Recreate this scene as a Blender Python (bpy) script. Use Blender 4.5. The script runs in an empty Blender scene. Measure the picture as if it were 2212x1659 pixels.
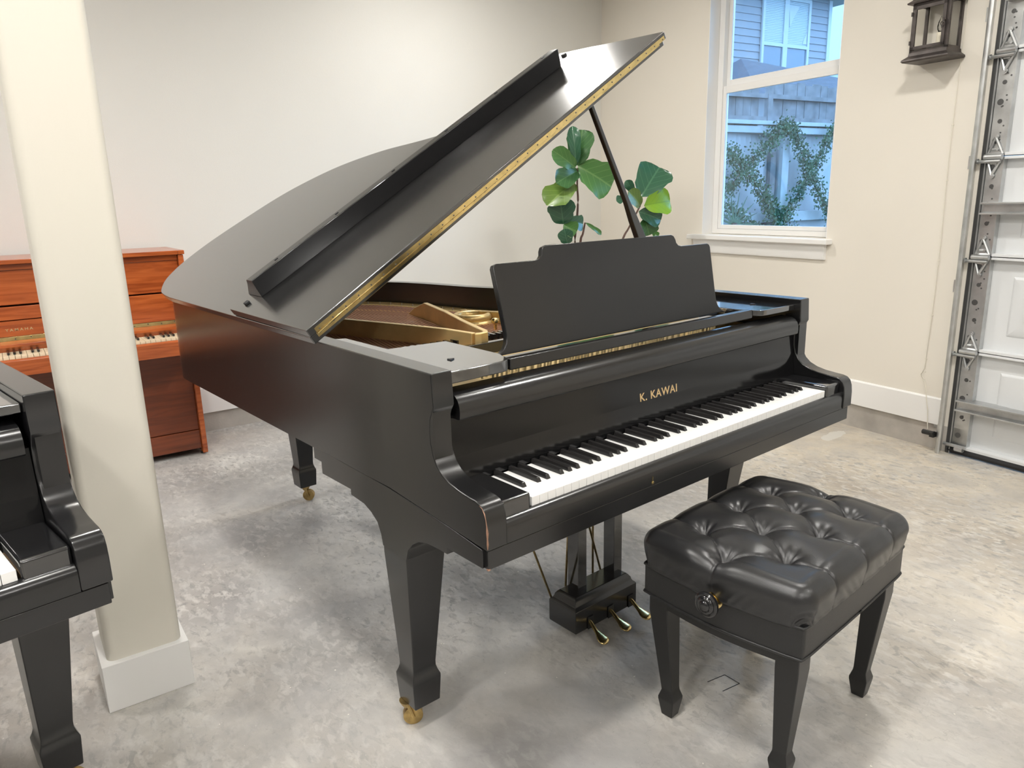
import bpy, bmesh, math, random
from mathutils import Vector, Matrix
random.seed(7)
S = bpy.context.scene
COL = S.collection
PI = math.pi

# ------------------------------------------------------------------ camera
cam_d = bpy.data.cameras.new('camera'); cam = bpy.data.objects.new('camera', cam_d); COL.objects.link(cam)
cr = Vector((0.81862002, -0.57378474, -0.02514611)); cu = Vector((0.1603137, 0.18623874, 0.96933722)); cf = Vector((0.55150773, 0.79755012, -0.24444432))
cam.matrix_world = Matrix(((cr.x, cu.x, -cf.x, 0), (cr.y, cu.y, -cf.y, 0), (cr.z, cu.z, -cf.z, 1.34073), (0, 0, 0, 1)))
cam_d.sensor_width = 36; cam_d.lens = 36 * 1594.22 / 2212; cam_d.clip_start = .02; cam_d.clip_end = 200
S.camera = cam
# ------------------------------------------------------------------ world, exposure
S.view_settings.view_transform = 'Standard'; S.view_settings.look = 'None'
S.view_settings.exposure = -0.30; S.view_settings.gamma = 1; S.view_settings.use_curve_mapping = False
W = bpy.data.worlds.new('dusk_sky'); S.world = W; W.use_nodes = True
bg = W.node_tree.nodes['Background']; bg.inputs[0].default_value = (.34, .61, 1.0, 1); bg.inputs[1].default_value = 8.5
CEIL = 3.0
LIGHT_E = 375.0
FIXTURES = [(2.50, 3.55), (2.55, 1.3), (2.4, -.9), (.35, 2.5), (.3, .9), (.2, -1.3), (-1.8, 2.4), (-1.9, -.2), (1.3, -2.4), (-1.2, -2.6), (-1.3, 3.4), (-1.0, .7)]  # front-wall pair and final pair: fill lamps added to lift shaded surfaces

# ------------------------------------------------------------------ materials
def nt(name):
    m = bpy.data.materials.new(name); m.use_nodes = True
    t = m.node_tree; return m, t, t.nodes['Principled BSDF']
def mat(name, col, rough=.5, metal=0, bump=0, bscale=200, var=0, vscale=3, spec=.5, coat=0, crough=.05, trans=0, emit=None, es=0, rvar=0):
    m, t, b = nt(name)
    b.inputs['Base Color'].default_value = (*col, 1); b.inputs['Roughness'].default_value = rough
    b.inputs['Metallic'].default_value = metal; b.inputs['Specular IOR Level'].default_value = spec
    b.inputs['Coat Weight'].default_value = coat; b.inputs['Coat Roughness'].default_value = crough
    b.inputs['Transmission Weight'].default_value = trans
    if emit: b.inputs['Emission Color'].default_value = (*emit, 1); b.inputs['Emission Strength'].default_value = es
    tc = t.nodes.new('ShaderNodeTexCoord')
    if var:
        n = t.nodes.new('ShaderNodeTexNoise'); n.inputs['Scale'].default_value = vscale; n.inputs['Detail'].default_value = 6
        t.links.new(tc.outputs['Object'], n.inputs['Vector'])
        r = t.nodes.new('ShaderNodeValToRGB'); r.color_ramp.elements[0].position = .3; r.color_ramp.elements[1].position = .7
        r.color_ramp.elements[0].color = (*[max(0, c * (1 - var)) for c in col], 1)
        r.color_ramp.elements[1].color = (*[min(1, c * (1 + var)) for c in col], 1)
        t.links.new(n.outputs[0], r.inputs[0]); t.links.new(r.outputs[0], b.inputs['Base Color'])
    if rvar:
        n = t.nodes.new('ShaderNodeTexNoise'); n.inputs['Scale'].default_value = 6; n.inputs['Detail'].default_value = 5
        t.links.new(tc.outputs['Object'], n.inputs['Vector'])
        mr = t.nodes.new('ShaderNodeMapRange'); mr.inputs['To Min'].default_value = rough - rvar; mr.inputs['To Max'].default_value = rough + rvar
        t.links.new(n.outputs[0], mr.inputs['Value']); t.links.new(mr.outputs[0], b.inputs['Roughness'])
    if bump:
        n = t.nodes.new('ShaderNodeTexNoise'); n.inputs['Scale'].default_value = bscale; n.inputs['Detail'].default_value = 3
        t.links.new(tc.outputs['Object'], n.inputs['Vector'])
        bp = t.nodes.new('ShaderNodeBump'); bp.inputs['Strength'].default_value = bump; bp.inputs['Distance'].default_value = .002
        t.links.new(n.outputs[0], bp.inputs['Height']); t.links.new(bp.outputs[0], b.inputs['Normal'])
    return m
def wood(name, c1, c2, c3, scale=(1, 14, 14), rough=.3):
    m, t, b = nt(name)
    tc = t.nodes.new('ShaderNodeTexCoord'); mp = t.nodes.new('ShaderNodeMapping'); mp.inputs['Scale'].default_value = scale
    n = t.nodes.new('ShaderNodeTexNoise'); n.inputs['Scale'].default_value = 2.2; n.inputs['Detail'].default_value = 8; n.inputs['Distortion'].default_value = 1.2
    t.links.new(tc.outputs['Object'], mp.inputs[0]); t.links.new(mp.outputs[0], n.inputs['Vector'])
    r = t.nodes.new('ShaderNodeValToRGB'); e = r.color_ramp.elements
    e[0].position = .3; e[0].color = (*c1, 1); e[1].position = .72; e[1].color = (*c3, 1); x = e.new(.5); x.color = (*c2, 1)
    t.links.new(n.outputs[0], r.inputs[0]); t.links.new(r.outputs[0], b.inputs['Base Color'])
    b.inputs['Roughness'].default_value = rough; b.inputs['Coat Weight'].default_value = .3; b.inputs['Coat Roughness'].default_value = .15
    return m
def brushed_black(name, rough, stretch=(2, 120, 120)):
    m, t, b = nt(name)
    b.inputs['Base Color'].default_value = (.012, .012, .013, 1)
    tc = t.nodes.new('ShaderNodeTexCoord'); mp = t.nodes.new('ShaderNodeMapping'); mp.inputs['Scale'].default_value = stretch
    n = t.nodes.new('ShaderNodeTexNoise'); n.inputs['Scale'].default_value = 1; n.inputs['Detail'].default_value = 5
    t.links.new(tc.outputs['Object'], mp.inputs[0]); t.links.new(mp.outputs[0], n.inputs['Vector'])
    bp = t.nodes.new('ShaderNodeBump'); bp.inputs['Strength'].default_value = .12; bp.inputs['Distance'].default_value = .001
    t.links.new(n.outputs[0], bp.inputs['Height']); t.links.new(bp.outputs[0], b.inputs['Normal'])
    mr = t.nodes.new('ShaderNodeMapRange'); mr.inputs['To Min'].default_value = rough - .05; mr.inputs['To Max'].default_value = rough + .07
    t.links.new(n.outputs[0], mr.inputs['Value']); t.links.new(mr.outputs[0], b.inputs['Roughness'])
    return m
M = {}
M['wall'] = mat('cream_wall_paint', (.765, .72, .64), .75, bump=.12, bscale=260, spec=.25)
M['wall2'] = mat('warm_white_wall_paint', (.73, .715, .672), .75, bump=.25, bscale=260, spec=.25)
M['shade'] = mat('darkened_unseen_wall', (.42, .415, .40), .8)  # darker tone given to unseen walls to dim reflections in black lacquer
M['trim'] = mat('white_trim_paint', (.84, .83, .81), .45, bump=.05, bscale=60)
M['column'] = mat('ivory_column_paint', (.72, .685, .60), .55, bump=.05, bscale=160)
M['ceiling'] = mat('ceiling_paint', (.78, .77, .74), .85)
M['satin'] = mat('satin_ebony', (.008, .008, .0085), .25, spec=.45, coat=.5, crough=.2)
def lid_finish():
    m, t, b = nt('brushed_ebony_lid'); b.inputs['Base Color'].default_value = (.018, .018, .018, 1); b.inputs['Roughness'].default_value = .23
    b.inputs['Specular IOR Level'].default_value = 1.0; b.inputs['Coat Weight'].default_value = .7; b.inputs['Coat Roughness'].default_value = .14; b.inputs['Coat IOR'].default_value = 1.8
    tc = t.nodes.new('ShaderNodeTexCoord'); m1 = t.nodes.new('ShaderNodeMapping'); m1.inputs['Rotation'].default_value = (0, math.radians(32.49), 0)
    m2 = t.nodes.new('ShaderNodeMapping'); m2.inputs['Scale'].default_value = (5, 420, 5)
    n = t.nodes.new('ShaderNodeTexNoise'); n.inputs['Scale'].default_value = 1; n.inputs['Detail'].default_value = 3
    t.links.new(tc.outputs['Object'], m1.inputs[0]); t.links.new(m1.outputs[0], m2.inputs[0]); t.links.new(m2.outputs[0], n.inputs['Vector'])
    bp = t.nodes.new('ShaderNodeBump'); bp.inputs['Strength'].default_value = .35; bp.inputs['Distance'].default_value = .0006
    t.links.new(n.outputs[0], bp.inputs['Height']); t.links.new(bp.outputs[0], b.inputs['Normal'])
    return m
M['lidblack'] = lid_finish()
M['ebony'] = mat('ebony_lacquer', (.012, .012, .013), .16, spec=.7)
M['gloss'] = mat('polished_black_lacquer', (.010, .010, .011), .10, spec=.8, coat=1.0)
M['shelf'] = mat('polished_side_shelf', (.012, .012, .012), .12, spec=1.0, coat=1.0)
M['shelf'].node_tree.nodes['Principled BSDF'].inputs['Coat IOR'].default_value = 2.0
M['desk'] = mat('music_desk_black', (.010, .010, .0105), .2, spec=.5)
M['fall'] = mat('semi_gloss_fallboard_black', (.006, .006, .0065), .11, spec=.4)
M['soft'] = mat('satin_black_stand', (.012, .012, .012), .34)
M['ivory'] = mat('white_key_plastic', (.90, .895, .88), .22, coat=.2)
M['keyblack'] = mat('black_key', (.018, .017, .017), .20)
M['keywood'] = mat('key_wood', (.42, .28, .15), .6, var=.2)
M['gold'] = mat('gold_iron_plate', (.76, .56, .25), .38, metal=.6, var=.12, vscale=9, bump=.2, bscale=90)
M['brass'] = mat('brass', (.78, .60, .27), .24, metal=1, var=.2, vscale=30)
M['brassdull'] = mat('worn_brass', (.46, .33, .14), .38, metal=1, var=.35, vscale=40)
M['copper'] = mat('copper_wound_string', (.62, .34, .20), .45, metal=.8)
M['steel'] = mat('steel_wire', (.6, .6, .58), .3, metal=1)
M['felt'] = mat('blue_felt', (.07, .09, .22), .95)
M['soundboard'] = wood('spruce_soundboard', (.055, .03, .018), (.075, .04, .022), (.10, .055, .03), (3, 30, 30), .4)
M['wear'] = mat('bare_worn_wood', (.27, .15, .10), .7, var=.5, vscale=60)
M['goldletter'] = mat('gold_letter', (.72, .52, .27), .35, metal=.6)
M['leather'] = mat('black_leather', (.016, .016, .017), .34, bump=.12, bscale=420, rvar=.03, spec=.6)
M['leather2'] = mat('black_vinyl_apron', (.014, .014, .0145), .40, bump=.3, bscale=500)
M['mahogany'] = wood('mahogany_veneer', (.25, .048, .011), (.41, .092, .020), (.52, .13, .030), (1.2, 16, 16), .24)
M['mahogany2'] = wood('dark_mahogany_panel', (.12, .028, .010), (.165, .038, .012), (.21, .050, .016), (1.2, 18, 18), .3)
M['oldivory'] = mat('yellowed_key', (.80, .70, .50), .3)
M['bronze'] = mat('oil_rubbed_bronze', (.085, .073, .068), .42, metal=.6, var=.3, vscale=20)
M['galv'] = mat('galvanised_steel', (.56, .57, .57), .34, metal=.85, var=.16, vscale=14)
M['galvdark'] = mat('dark_steel', (.13, .13, .13), .45, metal=.7)
M['doorwhite'] = mat('white_steel_door_panel', (.72, .735, .745), .45, bump=.15, bscale=300)
M['rubber'] = mat('black_rubber_seal', (.012, .012, .014), .55)
M['candle'] = mat('candle_sleeve', (.82, .76, .62), .55, bump=.5, bscale=90)
M['plastic'] = mat('black_plastic', (.015, .015, .015), .35)
M['redled'] = mat('red_indicator', (.5, .01, .01), .4, emit=(1, .03, .02), es=6)
M['terracotta'] = mat('white_glazed_pot', (.70, .68, .64), .35)
M['soil'] = mat('potting_soil', (.05, .03, .02), .9, bump=.8, bscale=60)
M['bark'] = mat('brown_stem', (.09, .045, .03), .7, var=.3, vscale=30)
M['siding'] = mat('grey_lap_siding', (0.200, 0.207, 0.222), .7)
M['outtrim'] = mat('white_exterior_trim', (0.348, 0.370, 0.377), .6)
M['roof'] = mat('slate_shingle', (0.044, 0.048, 0.063), .85, var=.3, vscale=12, bump=.6, bscale=30)
M['fencewood'] = mat('weathered_fence_board', (0.148, 0.144, 0.148), .85, var=.35, vscale=7)
M['whiteboard'] = mat('whitewashed_board', (0.296, 0.318, 0.326), .7, var=.08, vscale=9)
M['corrugated'] = mat('white_corrugated_panel', (0.318, 0.326, 0.340), .5)
M['lawn'] = mat('grass_ground', (0.030, 0.044, 0.022), .9, var=.5, vscale=20)
M['vine'] = mat('vine_leaf_green', (0.026, 0.063, 0.026), .5, var=.5, vscale=9)
M['blind'] = mat('window_blind', (0.311, 0.355, 0.370), .6)
M['curtain'] = mat('pale_curtain', (0.370, 0.392, 0.407), .8)
M['darkglass'] = mat('dusk_reflecting_glass', (.10, .14, .18), .08)
M['white_cable'] = mat('painted_wire', (.72, .68, .58), .6)
M['fixture'] = mat('white_lamp_housing', (.8, .8, .8), .5)
M['diffuser_dim'] = mat('dim_lit_diffuser', (.9, .9, .9), .5, emit=(1, .972, .925), es=LIGHT_E * .95)
M['diffuser'] = mat('lit_diffuser', (.9, .9, .9), .5, emit=(1, .972, .925), es=LIGHT_E)
# glass
def glass(name, tint=(1, 1, 1), ior=1.35):
    m, t, b = nt(name); t.nodes.remove(b)
    tr = t.nodes.new('ShaderNodeBsdfTransparent'); tr.inputs[0].default_value = (*tint, 1)
    gl = t.nodes.new('ShaderNodeBsdfGlossy'); gl.inputs['Roughness'].default_value = .02
    fr = t.nodes.new('ShaderNodeFresnel'); fr.inputs[0].default_value = ior
    mx = t.nodes.new('ShaderNodeMixShader'); t.links.new(fr.outputs[0], mx.inputs[0]); t.links.new(tr.outputs[0], mx.inputs[1]); t.links.new(gl.outputs[0], mx.inputs[2])
    t.links.new(mx.outputs[0], t.nodes['Material Output'].inputs[0]); return m
M['glass'] = glass('clear_window_glass', (.93, .97, .99))
M['lampglass'] = glass('lantern_glass', (.985, .985, .98), 1.12)
M['bulbglass'] = glass('bulb_glass', (.93, .93, .92), 1.5)
# concrete floor
def concrete():
    m, t, b = nt('stained_concrete'); N = t.nodes; L = t.links
    tc = N.new('ShaderNodeTexCoord')
    def noise(scale, detail, dist, vs=(1, 1, 1), rot=0):
        mp = N.new('ShaderNodeMapping'); mp.inputs['Scale'].default_value = vs; mp.inputs['Rotation'].default_value = (0, 0, rot)
        n = N.new('ShaderNodeTexNoise'); n.inputs['Scale'].default_value = scale; n.inputs['Detail'].default_value = detail; n.inputs['Distortion'].default_value = dist
        n.inputs['Roughness'].default_value = .62
        L.new(tc.outputs['Object'], mp.inputs[0]); L.new(mp.outputs[0], n.inputs['Vector']); return n
    def ramp(n, stops):
        r = N.new('ShaderNodeValToRGB'); e = r.color_ramp.elements
        e[0].position = stops[0][0]; e[0].color = (*stops[0][1], 1); e[1].position = stops[-1][0]; e[1].color = (*stops[-1][1], 1)
        for p, c in stops[1:-1]: x = e.new(p); x.color = (*c, 1)
        L.new(n.outputs[0], r.inputs[0]); return r
    def mix(f, a, b_, mode='MIX'):
        x = N.new('ShaderNodeMix'); x.data_type = 'RGBA'; x.blend_type = mode
        if isinstance(f, float): x.inputs[0].default_value = f
        else: L.new(f, x.inputs[0])
        for i, v in ((6, a), (7, b_)):
            if isinstance(v, tuple): x.inputs[i].default_value = (*v, 1)
            else: L.new(v, x.inputs[i])
        return x.outputs[2]
    base = ramp(noise(1.3, 12, .25), [(.34, (0.25, 0.25, 0.255)), (.46, (0.392, 0.386, 0.381)), (.56, (0.555, 0.545, 0.525)), (.69, (0.68, 0.66, 0.615))])
    g = ramp(noise(.62, 4, .4), [(.40, (0, 0, 0)), (.60, (1, 1, 1))])
    warm = ramp(noise(1.6, 10, .7, (1, .6, 1), .4), [(.35, (0.435, 0.374, 0.297)), (.5, (0.594, 0.529, 0.428)), (.7, (0.725, 0.660, 0.551))])
    # warm ochre stain grows towards the garage door side
    sx = N.new('ShaderNodeSeparateXYZ'); L.new(tc.outputs['Object'], sx.inputs[0])
    mr = N.new('ShaderNodeMapRange'); mr.inputs['From Min'].default_value = 1.4; mr.inputs['From Max'].default_value = 3.4; mr.inputs['To Min'].default_value = .10; mr.inputs['To Max'].default_value = .85
    L.new(sx.outputs[0], mr.inputs[0])
    mm = N.new('ShaderNodeMath'); mm.operation = 'MULTIPLY_ADD'; L.new(g.outputs[0], mm.inputs[0]); mm.inputs[1].default_value = .30; L.new(mr.outputs[0], mm.inputs[2]); mm.use_clamp = True
    c = mix(mm.outputs[0], base.outputs[0], warm.outputs[0])
    # fine trowel texture, pale and dark, gated by a broad mask so some zones stay smooth
    gate = ramp(noise(1.1, 3, .2), [(.36, (.12, .12, .12)), (.62, (1, 1, 1))])
    sc = ramp(noise(34, 14, .35, (1, .5, 1), .55), [(.50, (0, 0, 0)), (.56, (.55, .55, .55)), (.66, (.9, .9, .9))])
    q1 = N.new('ShaderNodeMath'); q1.operation = 'MULTIPLY'; L.new(sc.outputs[0], q1.inputs[0]); L.new(gate.outputs[0], q1.inputs[1])
    c = mix(q1.outputs[0], c, (0.702, 0.682, 0.641))
    dk = ramp(noise(42, 14, .5, (1, .55, 1), .75), [(.38, (.85, .85, .85)), (.47, (0, 0, 0))])
    dm = N.new('ShaderNodeMath'); dm.operation = 'MULTIPLY'; L.new(gate.outputs[0], dm.inputs[1]); L.new(dk.outputs[0], dm.inputs[0])
    c = mix(dm.outputs[0], c, (0.255, 0.247, 0.235))
    cl = ramp(noise(5, 8, .6), [(.42, (0, 0, 0)), (.60, (.42, .42, .42))])
    c = mix(cl.outputs[0], c, (0.392, 0.387, 0.380))
    fs = ramp(noise(90, 8, .5), [(.30, (.30, .30, .30)), (.40, (0, 0, 0))])
    c = mix(fs.outputs[0], c, (.22, .21, .20))
    # white specks
    sp = ramp(noise(38, 2, 0), [(.735, (0, 0, 0)), (.76, (1, 1, 1))])
    c = mix(sp.outputs[0], c, (.80, .77, .70))
    # cracks: thin veins
    v = N.new('ShaderNodeTexVoronoi'); v.feature = 'DISTANCE_TO_EDGE'; v.inputs['Scale'].default_value = 1.1
    nz = noise(2.2, 6, 0); va = N.new('ShaderNodeVectorMath'); va.operation = 'ADD'
    L.new(tc.outputs['Object'], va.inputs[0]); L.new(nz.outputs[1], va.inputs[1]); L.new(va.outputs[0], v.inputs['Vector'])
    vr = ramp(v, [(.0, (.28, .28, .28)), (.004, (0, 0, 0))]); 
    c = mix(vr.outputs[0], c, (.24, .23, .215))
    # one pale spill mark near the right wall
    mp = N.new('ShaderNodeMapping'); mp.inputs['Location'].default_value = (-3.72 * 4.2, -2.22 * 12, 0); mp.inputs['Scale'].default_value = (4.2, 12, 1); L.new(tc.outputs['Object'], mp.inputs[0])
    ln = N.new('ShaderNodeVectorMath'); ln.operation = 'LENGTH'; L.new(mp.outputs[0], ln.inputs[0])
    ad = N.new('ShaderNodeMath'); ad.operation = 'ADD'; L.new(ln.outputs['Value'], ad.inputs[0]); L.new(noise(9, 5, .3).outputs[0], ad.inputs[1])
    lt = N.new('ShaderNodeMath'); lt.operation = 'LESS_THAN'; lt.inputs[1].default_value = .98; L.new(ad.outputs[0], lt.inputs[0])
    c = mix(lt.outputs[0], c, (.62, .60, .55))
    L.new(c, b.inputs['Base Color'])
    rr = ramp(noise(3, 6, .5), [(.3, (.30, .30, .30)), (.7, (.52, .52, .52))]); L.new(rr.outputs[0], b.inputs['Roughness'])
    bp = N.new('ShaderNodeBump'); bp.inputs['Strength'].default_value = .35; bp.inputs['Distance'].default_value = .003
    L.new(noise(48, 14, .4).outputs[0], bp.inputs['Height']); L.new(bp.outputs[0], b.inputs['Normal'])
    return m
M['concrete'] = concrete()
M['curb'] = mat('grey_concrete_curb', (.43, .40, .36), .7, var=.2, vscale=6, bump=.4, bscale=80)
# leaf
def leafmat(name, c, vein, rough=.3):
    m, t, b = nt(name); N = t.nodes; L = t.links
    uv = N.new('ShaderNodeUVMap'); sx = N.new('ShaderNodeSeparateXYZ'); L.new(uv.outputs[0], sx.inputs[0])
    # u along length, v across (-.5..5 about .5): side veins as slanted bands
    a = N.new('ShaderNodeMath'); a.operation = 'SUBTRACT'; a.inputs[1].default_value = .5; L.new(sx.outputs[1], a.inputs[0])
    ab = N.new('ShaderNodeMath'); ab.operation = 'ABSOLUTE'; L.new(a.outputs[0], ab.inputs[0])
    k = N.new('ShaderNodeMath'); k.operation = 'MULTIPLY_ADD'; k.inputs[1].default_value = -.9; L.new(ab.outputs[0], k.inputs[0]); L.new(sx.outputs[0], k.inputs[2])
    k2 = N.new('ShaderNodeMath'); k2.operation = 'MULTIPLY'; k2.inputs[1].default_value = 5; L.new(k.outputs[0], k2.inputs[0])
    fr = N.new('ShaderNodeMath'); fr.operation = 'FRACT'; L.new(k2.outputs[0], fr.inputs[0])
    pp = N.new('ShaderNodeMath'); pp.operation = 'PINGPONG'; pp.inputs[1].default_value = .5; L.new(k2.outputs[0], pp.inputs[0])
    l1 = N.new('ShaderNodeMath'); l1.operation = 'LESS_THAN'; l1.inputs[1].default_value = .035; L.new(pp.outputs[0], l1.inputs[0])
    l2 = N.new('ShaderNodeMath'); l2.operation = 'LESS_THAN'; l2.inputs[1].default_value = .022; L.new(ab.outputs[0], l2.inputs[0])
    mx = N.new('ShaderNodeMath'); mx.operation = 'MAXIMUM'; L.new(l1.outputs[0], mx.inputs[0]); L.new(l2.outputs[0], mx.inputs[1])
    mf = N.new('ShaderNodeMath'); mf.operation = 'MULTIPLY'; mf.inputs[1].default_value = .42; L.new(mx.outputs[0], mf.inputs[0])
    x = N.new('ShaderNodeMix'); x.data_type = 'RGBA'; L.new(mf.outputs[0], x.inputs[0]); x.inputs[6].default_value = (*c, 1); x.inputs[7].default_value = (*vein, 1)
    L.new(x.outputs[2], b.inputs['Base Color']); b.inputs['Roughness'].default_value = rough
    b.inputs['Subsurface Weight'].default_value = 0
    return m
LEAF = [leafmat('deep_green_leaf', (.035, .105, .03), (.14, .26, .09)), leafmat('mid_green_leaf', (.07, .19, .045), (.22, .38, .12)),
        leafmat('blue_green_leaf', (.035, .11, .06), (.12, .26, .14), .2), leafmat('olive_leaf', (.10, .17, .03), (.26, .36, .10)), leafmat('young_lime_leaf', (.20, .36, .02), (.10, .22, .02))]

# ------------------------------------------------------------------ mesh helpers
def NB(): return bmesh.new()
def box(bm, x0, x1, y0, y1, z0, z1, mx=None):
    vs = [bm.verts.new((x, y, z)) for x in (x0, x1) for y in (y0, y1) for z in (z0, z1)]
    for f in ((0, 1, 3, 2), (4, 6, 7, 5), (0, 4, 5, 1), (2, 3, 7, 6), (0, 2, 6, 4), (1, 5, 7, 3)): bm.faces.new([vs[i] for i in f])
    if mx is not None: bmesh.ops.transform(bm, matrix=mx, verts=vs)
    return vs
def prism(bm, pts, axis, a, b, mx=None):
    """extrude polygon pts (2-D) along axis from a to b. axis x: pts=(y,z); y: (x,z); z: (x,y)"""
    def v(p, t):
        return {'x': (t, p[0], p[1]), 'y': (p[0], t, p[1]), 'z': (p[0], p[1], t)}[axis]
    A = [bm.verts.new(v(p, a)) for p in pts]; B = [bm.verts.new(v(p, b)) for p in pts]
    bm.faces.new(A); bm.faces.new(B[::-1]); n = len(pts)
    for i in range(n): bm.faces.new((A[i], B[i], B[(i + 1) % n], A[(i + 1) % n]))
    if mx is not None: bmesh.ops.transform(bm, matrix=mx, verts=A + B)
def loft(bm, secs, cap=True, loop=True):
    R = [[bm.verts.new(p) for p in s] for s in secs]; n = len(secs[0])
    for a, b in zip(R, R[1:]):
        for i in range(n if loop else n - 1): bm.faces.new((a[i], a[(i + 1) % n], b[(i + 1) % n], b[i]))
    if cap: bm.faces.new(R[0][::-1]); bm.faces.new(R[-1])
    return R
def rect(x0, x1, y0, y1, z): return [(x0, y0, z), (x1, y0, z), (x1, y1, z), (x0, y1, z)]
def tube(bm, pts, r, seg=8, cap=True):
    pts = [Vector(p) for p in pts]; secs = []
    rs = r if isinstance(r, (list, tuple)) else [r] * len(pts)
    up = Vector((0, 0, 1))
    for i, p in enumerate(pts):
        d = (pts[min(i + 1, len(pts) - 1)] - pts[max(i - 1, 0)]).normalized()
        a = d.cross(up)
        if a.length < .05: a = d.cross(Vector((1, 0, 0)))
        a.normalize(); b = d.cross(a)
        secs.append([p + (a * math.cos(2 * PI * k / seg) + b * math.sin(2 * PI * k / seg)) * rs[i] for k in range(seg)])
    loft(bm, secs, cap)
def lathe(bm, prof, c=(0, 0, 0), axis='z', seg=24):
    secs = []
    for r, h in prof:
        ring = []
        for k in range(seg):
            a = 2 * PI * k / seg; x, y = r * math.cos(a), r * math.sin(a)
            ring.append({'z': (c[0] + x, c[1] + y, c[2] + h), 'x': (c[0] + h, c[1] + x, c[2] + y), 'y': (c[0] + x, c[1] + h, c[2] + y)}[axis])
        secs.append(ring)
    loft(bm, secs)
def obj(name, bm, m, parent=None, smooth=False, bevel=0, seg=2, loc=None, rz=None, label=None, weld=False):
    bmesh.ops.recalc_face_normals(bm, faces=bm.faces)
    me = bpy.data.meshes.new(name); bm.to_mesh(me); bm.free()
    o = bpy.data.objects.new(name, me); COL.objects.link(o)
    if m is not None: me.materials.append(m)
    if smooth:
        for p in me.polygons: p.use_smooth = True
        if smooth != 'all':
            md = None
            me.set_sharp_from_angle(angle=math.radians(smooth if isinstance(smooth, (int, float)) and smooth is not True else 40))
    if bevel:
        b = o.modifiers.new('edge', 'BEVEL'); b.width = bevel; b.segments = seg; b.limit_method = 'ANGLE'; b.angle_limit = math.radians(35)
        for p in me.polygons: p.use_smooth = True
        b.harden_normals = True
    if parent: o.parent = parent
    if loc: o.location = loc
    if rz is not None: o.rotation_euler.z = rz
    if label: o['label'] = label
    return o
def thing(name, label, cat, loc=(0, 0, 0), rz=0, group=None):
    o = bpy.data.objects.new(name, None); COL.objects.link(o); o.location = loc; o.rotation_euler.z = rz; o.empty_display_size = .05
    o['label'] = label; o['category'] = cat
    if group: o['group'] = group
    return o
def tag(o, label, cat, group=None):
    o['label'] = label; o['category'] = cat
    if group: o['group'] = group
    return o
def struct(o): o['kind'] = 'structure'; return o
def cp(o, parent=None, loc=None):
    c = o.copy(); COL.objects.link(c)
    if parent: c.parent = parent
    if loc is not None: c.location = loc
    return c
def catmull(P, n=6):
    out = []
    for i in range(len(P) - 1):
        p0 = P[max(i - 1, 0)]; p1 = P[i]; p2 = P[i + 1]; p3 = P[min(i + 2, len(P) - 1)]
        for k in range(n):
            t = k / n
            out.append(tuple(.5 * ((2 * b) + (-a + c) * t + (2 * a - 5 * b + 4 * c - d) * t * t + (-a + 3 * b - 3 * c + d) * t ** 3) for a, b, c, d in zip(p0, p1, p2, p3)))
    out.append(tuple(P[-1])); return out
def text_mesh(name, s, width, height, m, parent, mx, shear=0, spacing=1.0, thick=.0006, label=None):
    c = bpy.data.curves.new(name, 'FONT'); c.body = s; c.size = 1; c.extrude = .02; c.space_character = spacing; c.shear = shear; c.offset = .018
    t = bpy.data.objects.new('tmp', c); COL.objects.link(t); bpy.context.view_layer.update()
    dg = bpy.context.evaluated_depsgraph_get(); me = bpy.data.meshes.new_from_object(t.evaluated_get(dg)); bpy.data.objects.remove(t)
    xs = [v.co.x for v in me.vertices]; ys = [v.co.y for v in me.vertices]
    cx = (min(xs) + max(xs)) / 2; w = max(xs) - min(xs); y0 = min(ys); h = max(ys) - y0
    for v in me.vertices:
        v.co = mx @ Vector(((v.co.x - cx) / w * width, (v.co.y - y0) / h * height, v.co.z / .02 * thick))
    me.materials.clear(); me.materials.append(m)
    o = bpy.data.objects.new(name, me); COL.objects.link(o); o.parent = parent
    if label: o['label'] = label
    return o

# ------------------------------------------------------------------ room shell
WO = (3.76638, -.28301, 0); WR = -.075     # right wall frame: local x outwards, local y along the wall
WM = Matrix.Translation(WO) @ Matrix.Rotation(WR, 4, 'Z')
YB = 4.645
bm = NB(); prism(bm, [(-4.2, -4.2), (3.47, -4.2), (4.42, YB + .25), (-4.2, YB + .25)], 'z', -.12, 0); struct(obj('floor', bm, M['concrete']))
bm = NB(); prism(bm, [(-4.2, -4.2), (3.9, -4.2), (4.6, YB + .2), (-4.2, YB + .2)], 'z', CEIL, CEIL + .1); struct(obj('ceiling', bm, M['ceiling']))
bm = NB(); box(bm, -4.2, 4.26, YB, YB + .16, 0, CEIL); struct(obj('wall_back', bm, M['wall2']))
bm = NB(); box(bm, -4.2, -4.05, -4.2, YB, 0, CEIL); struct(obj('wall_left', bm, M['shade']))
bm = NB(); box(bm, -4.05, 3.45, -4.2, -4.05, 0, CEIL); struct(obj('wall_front', bm, M['shade']))
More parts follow.
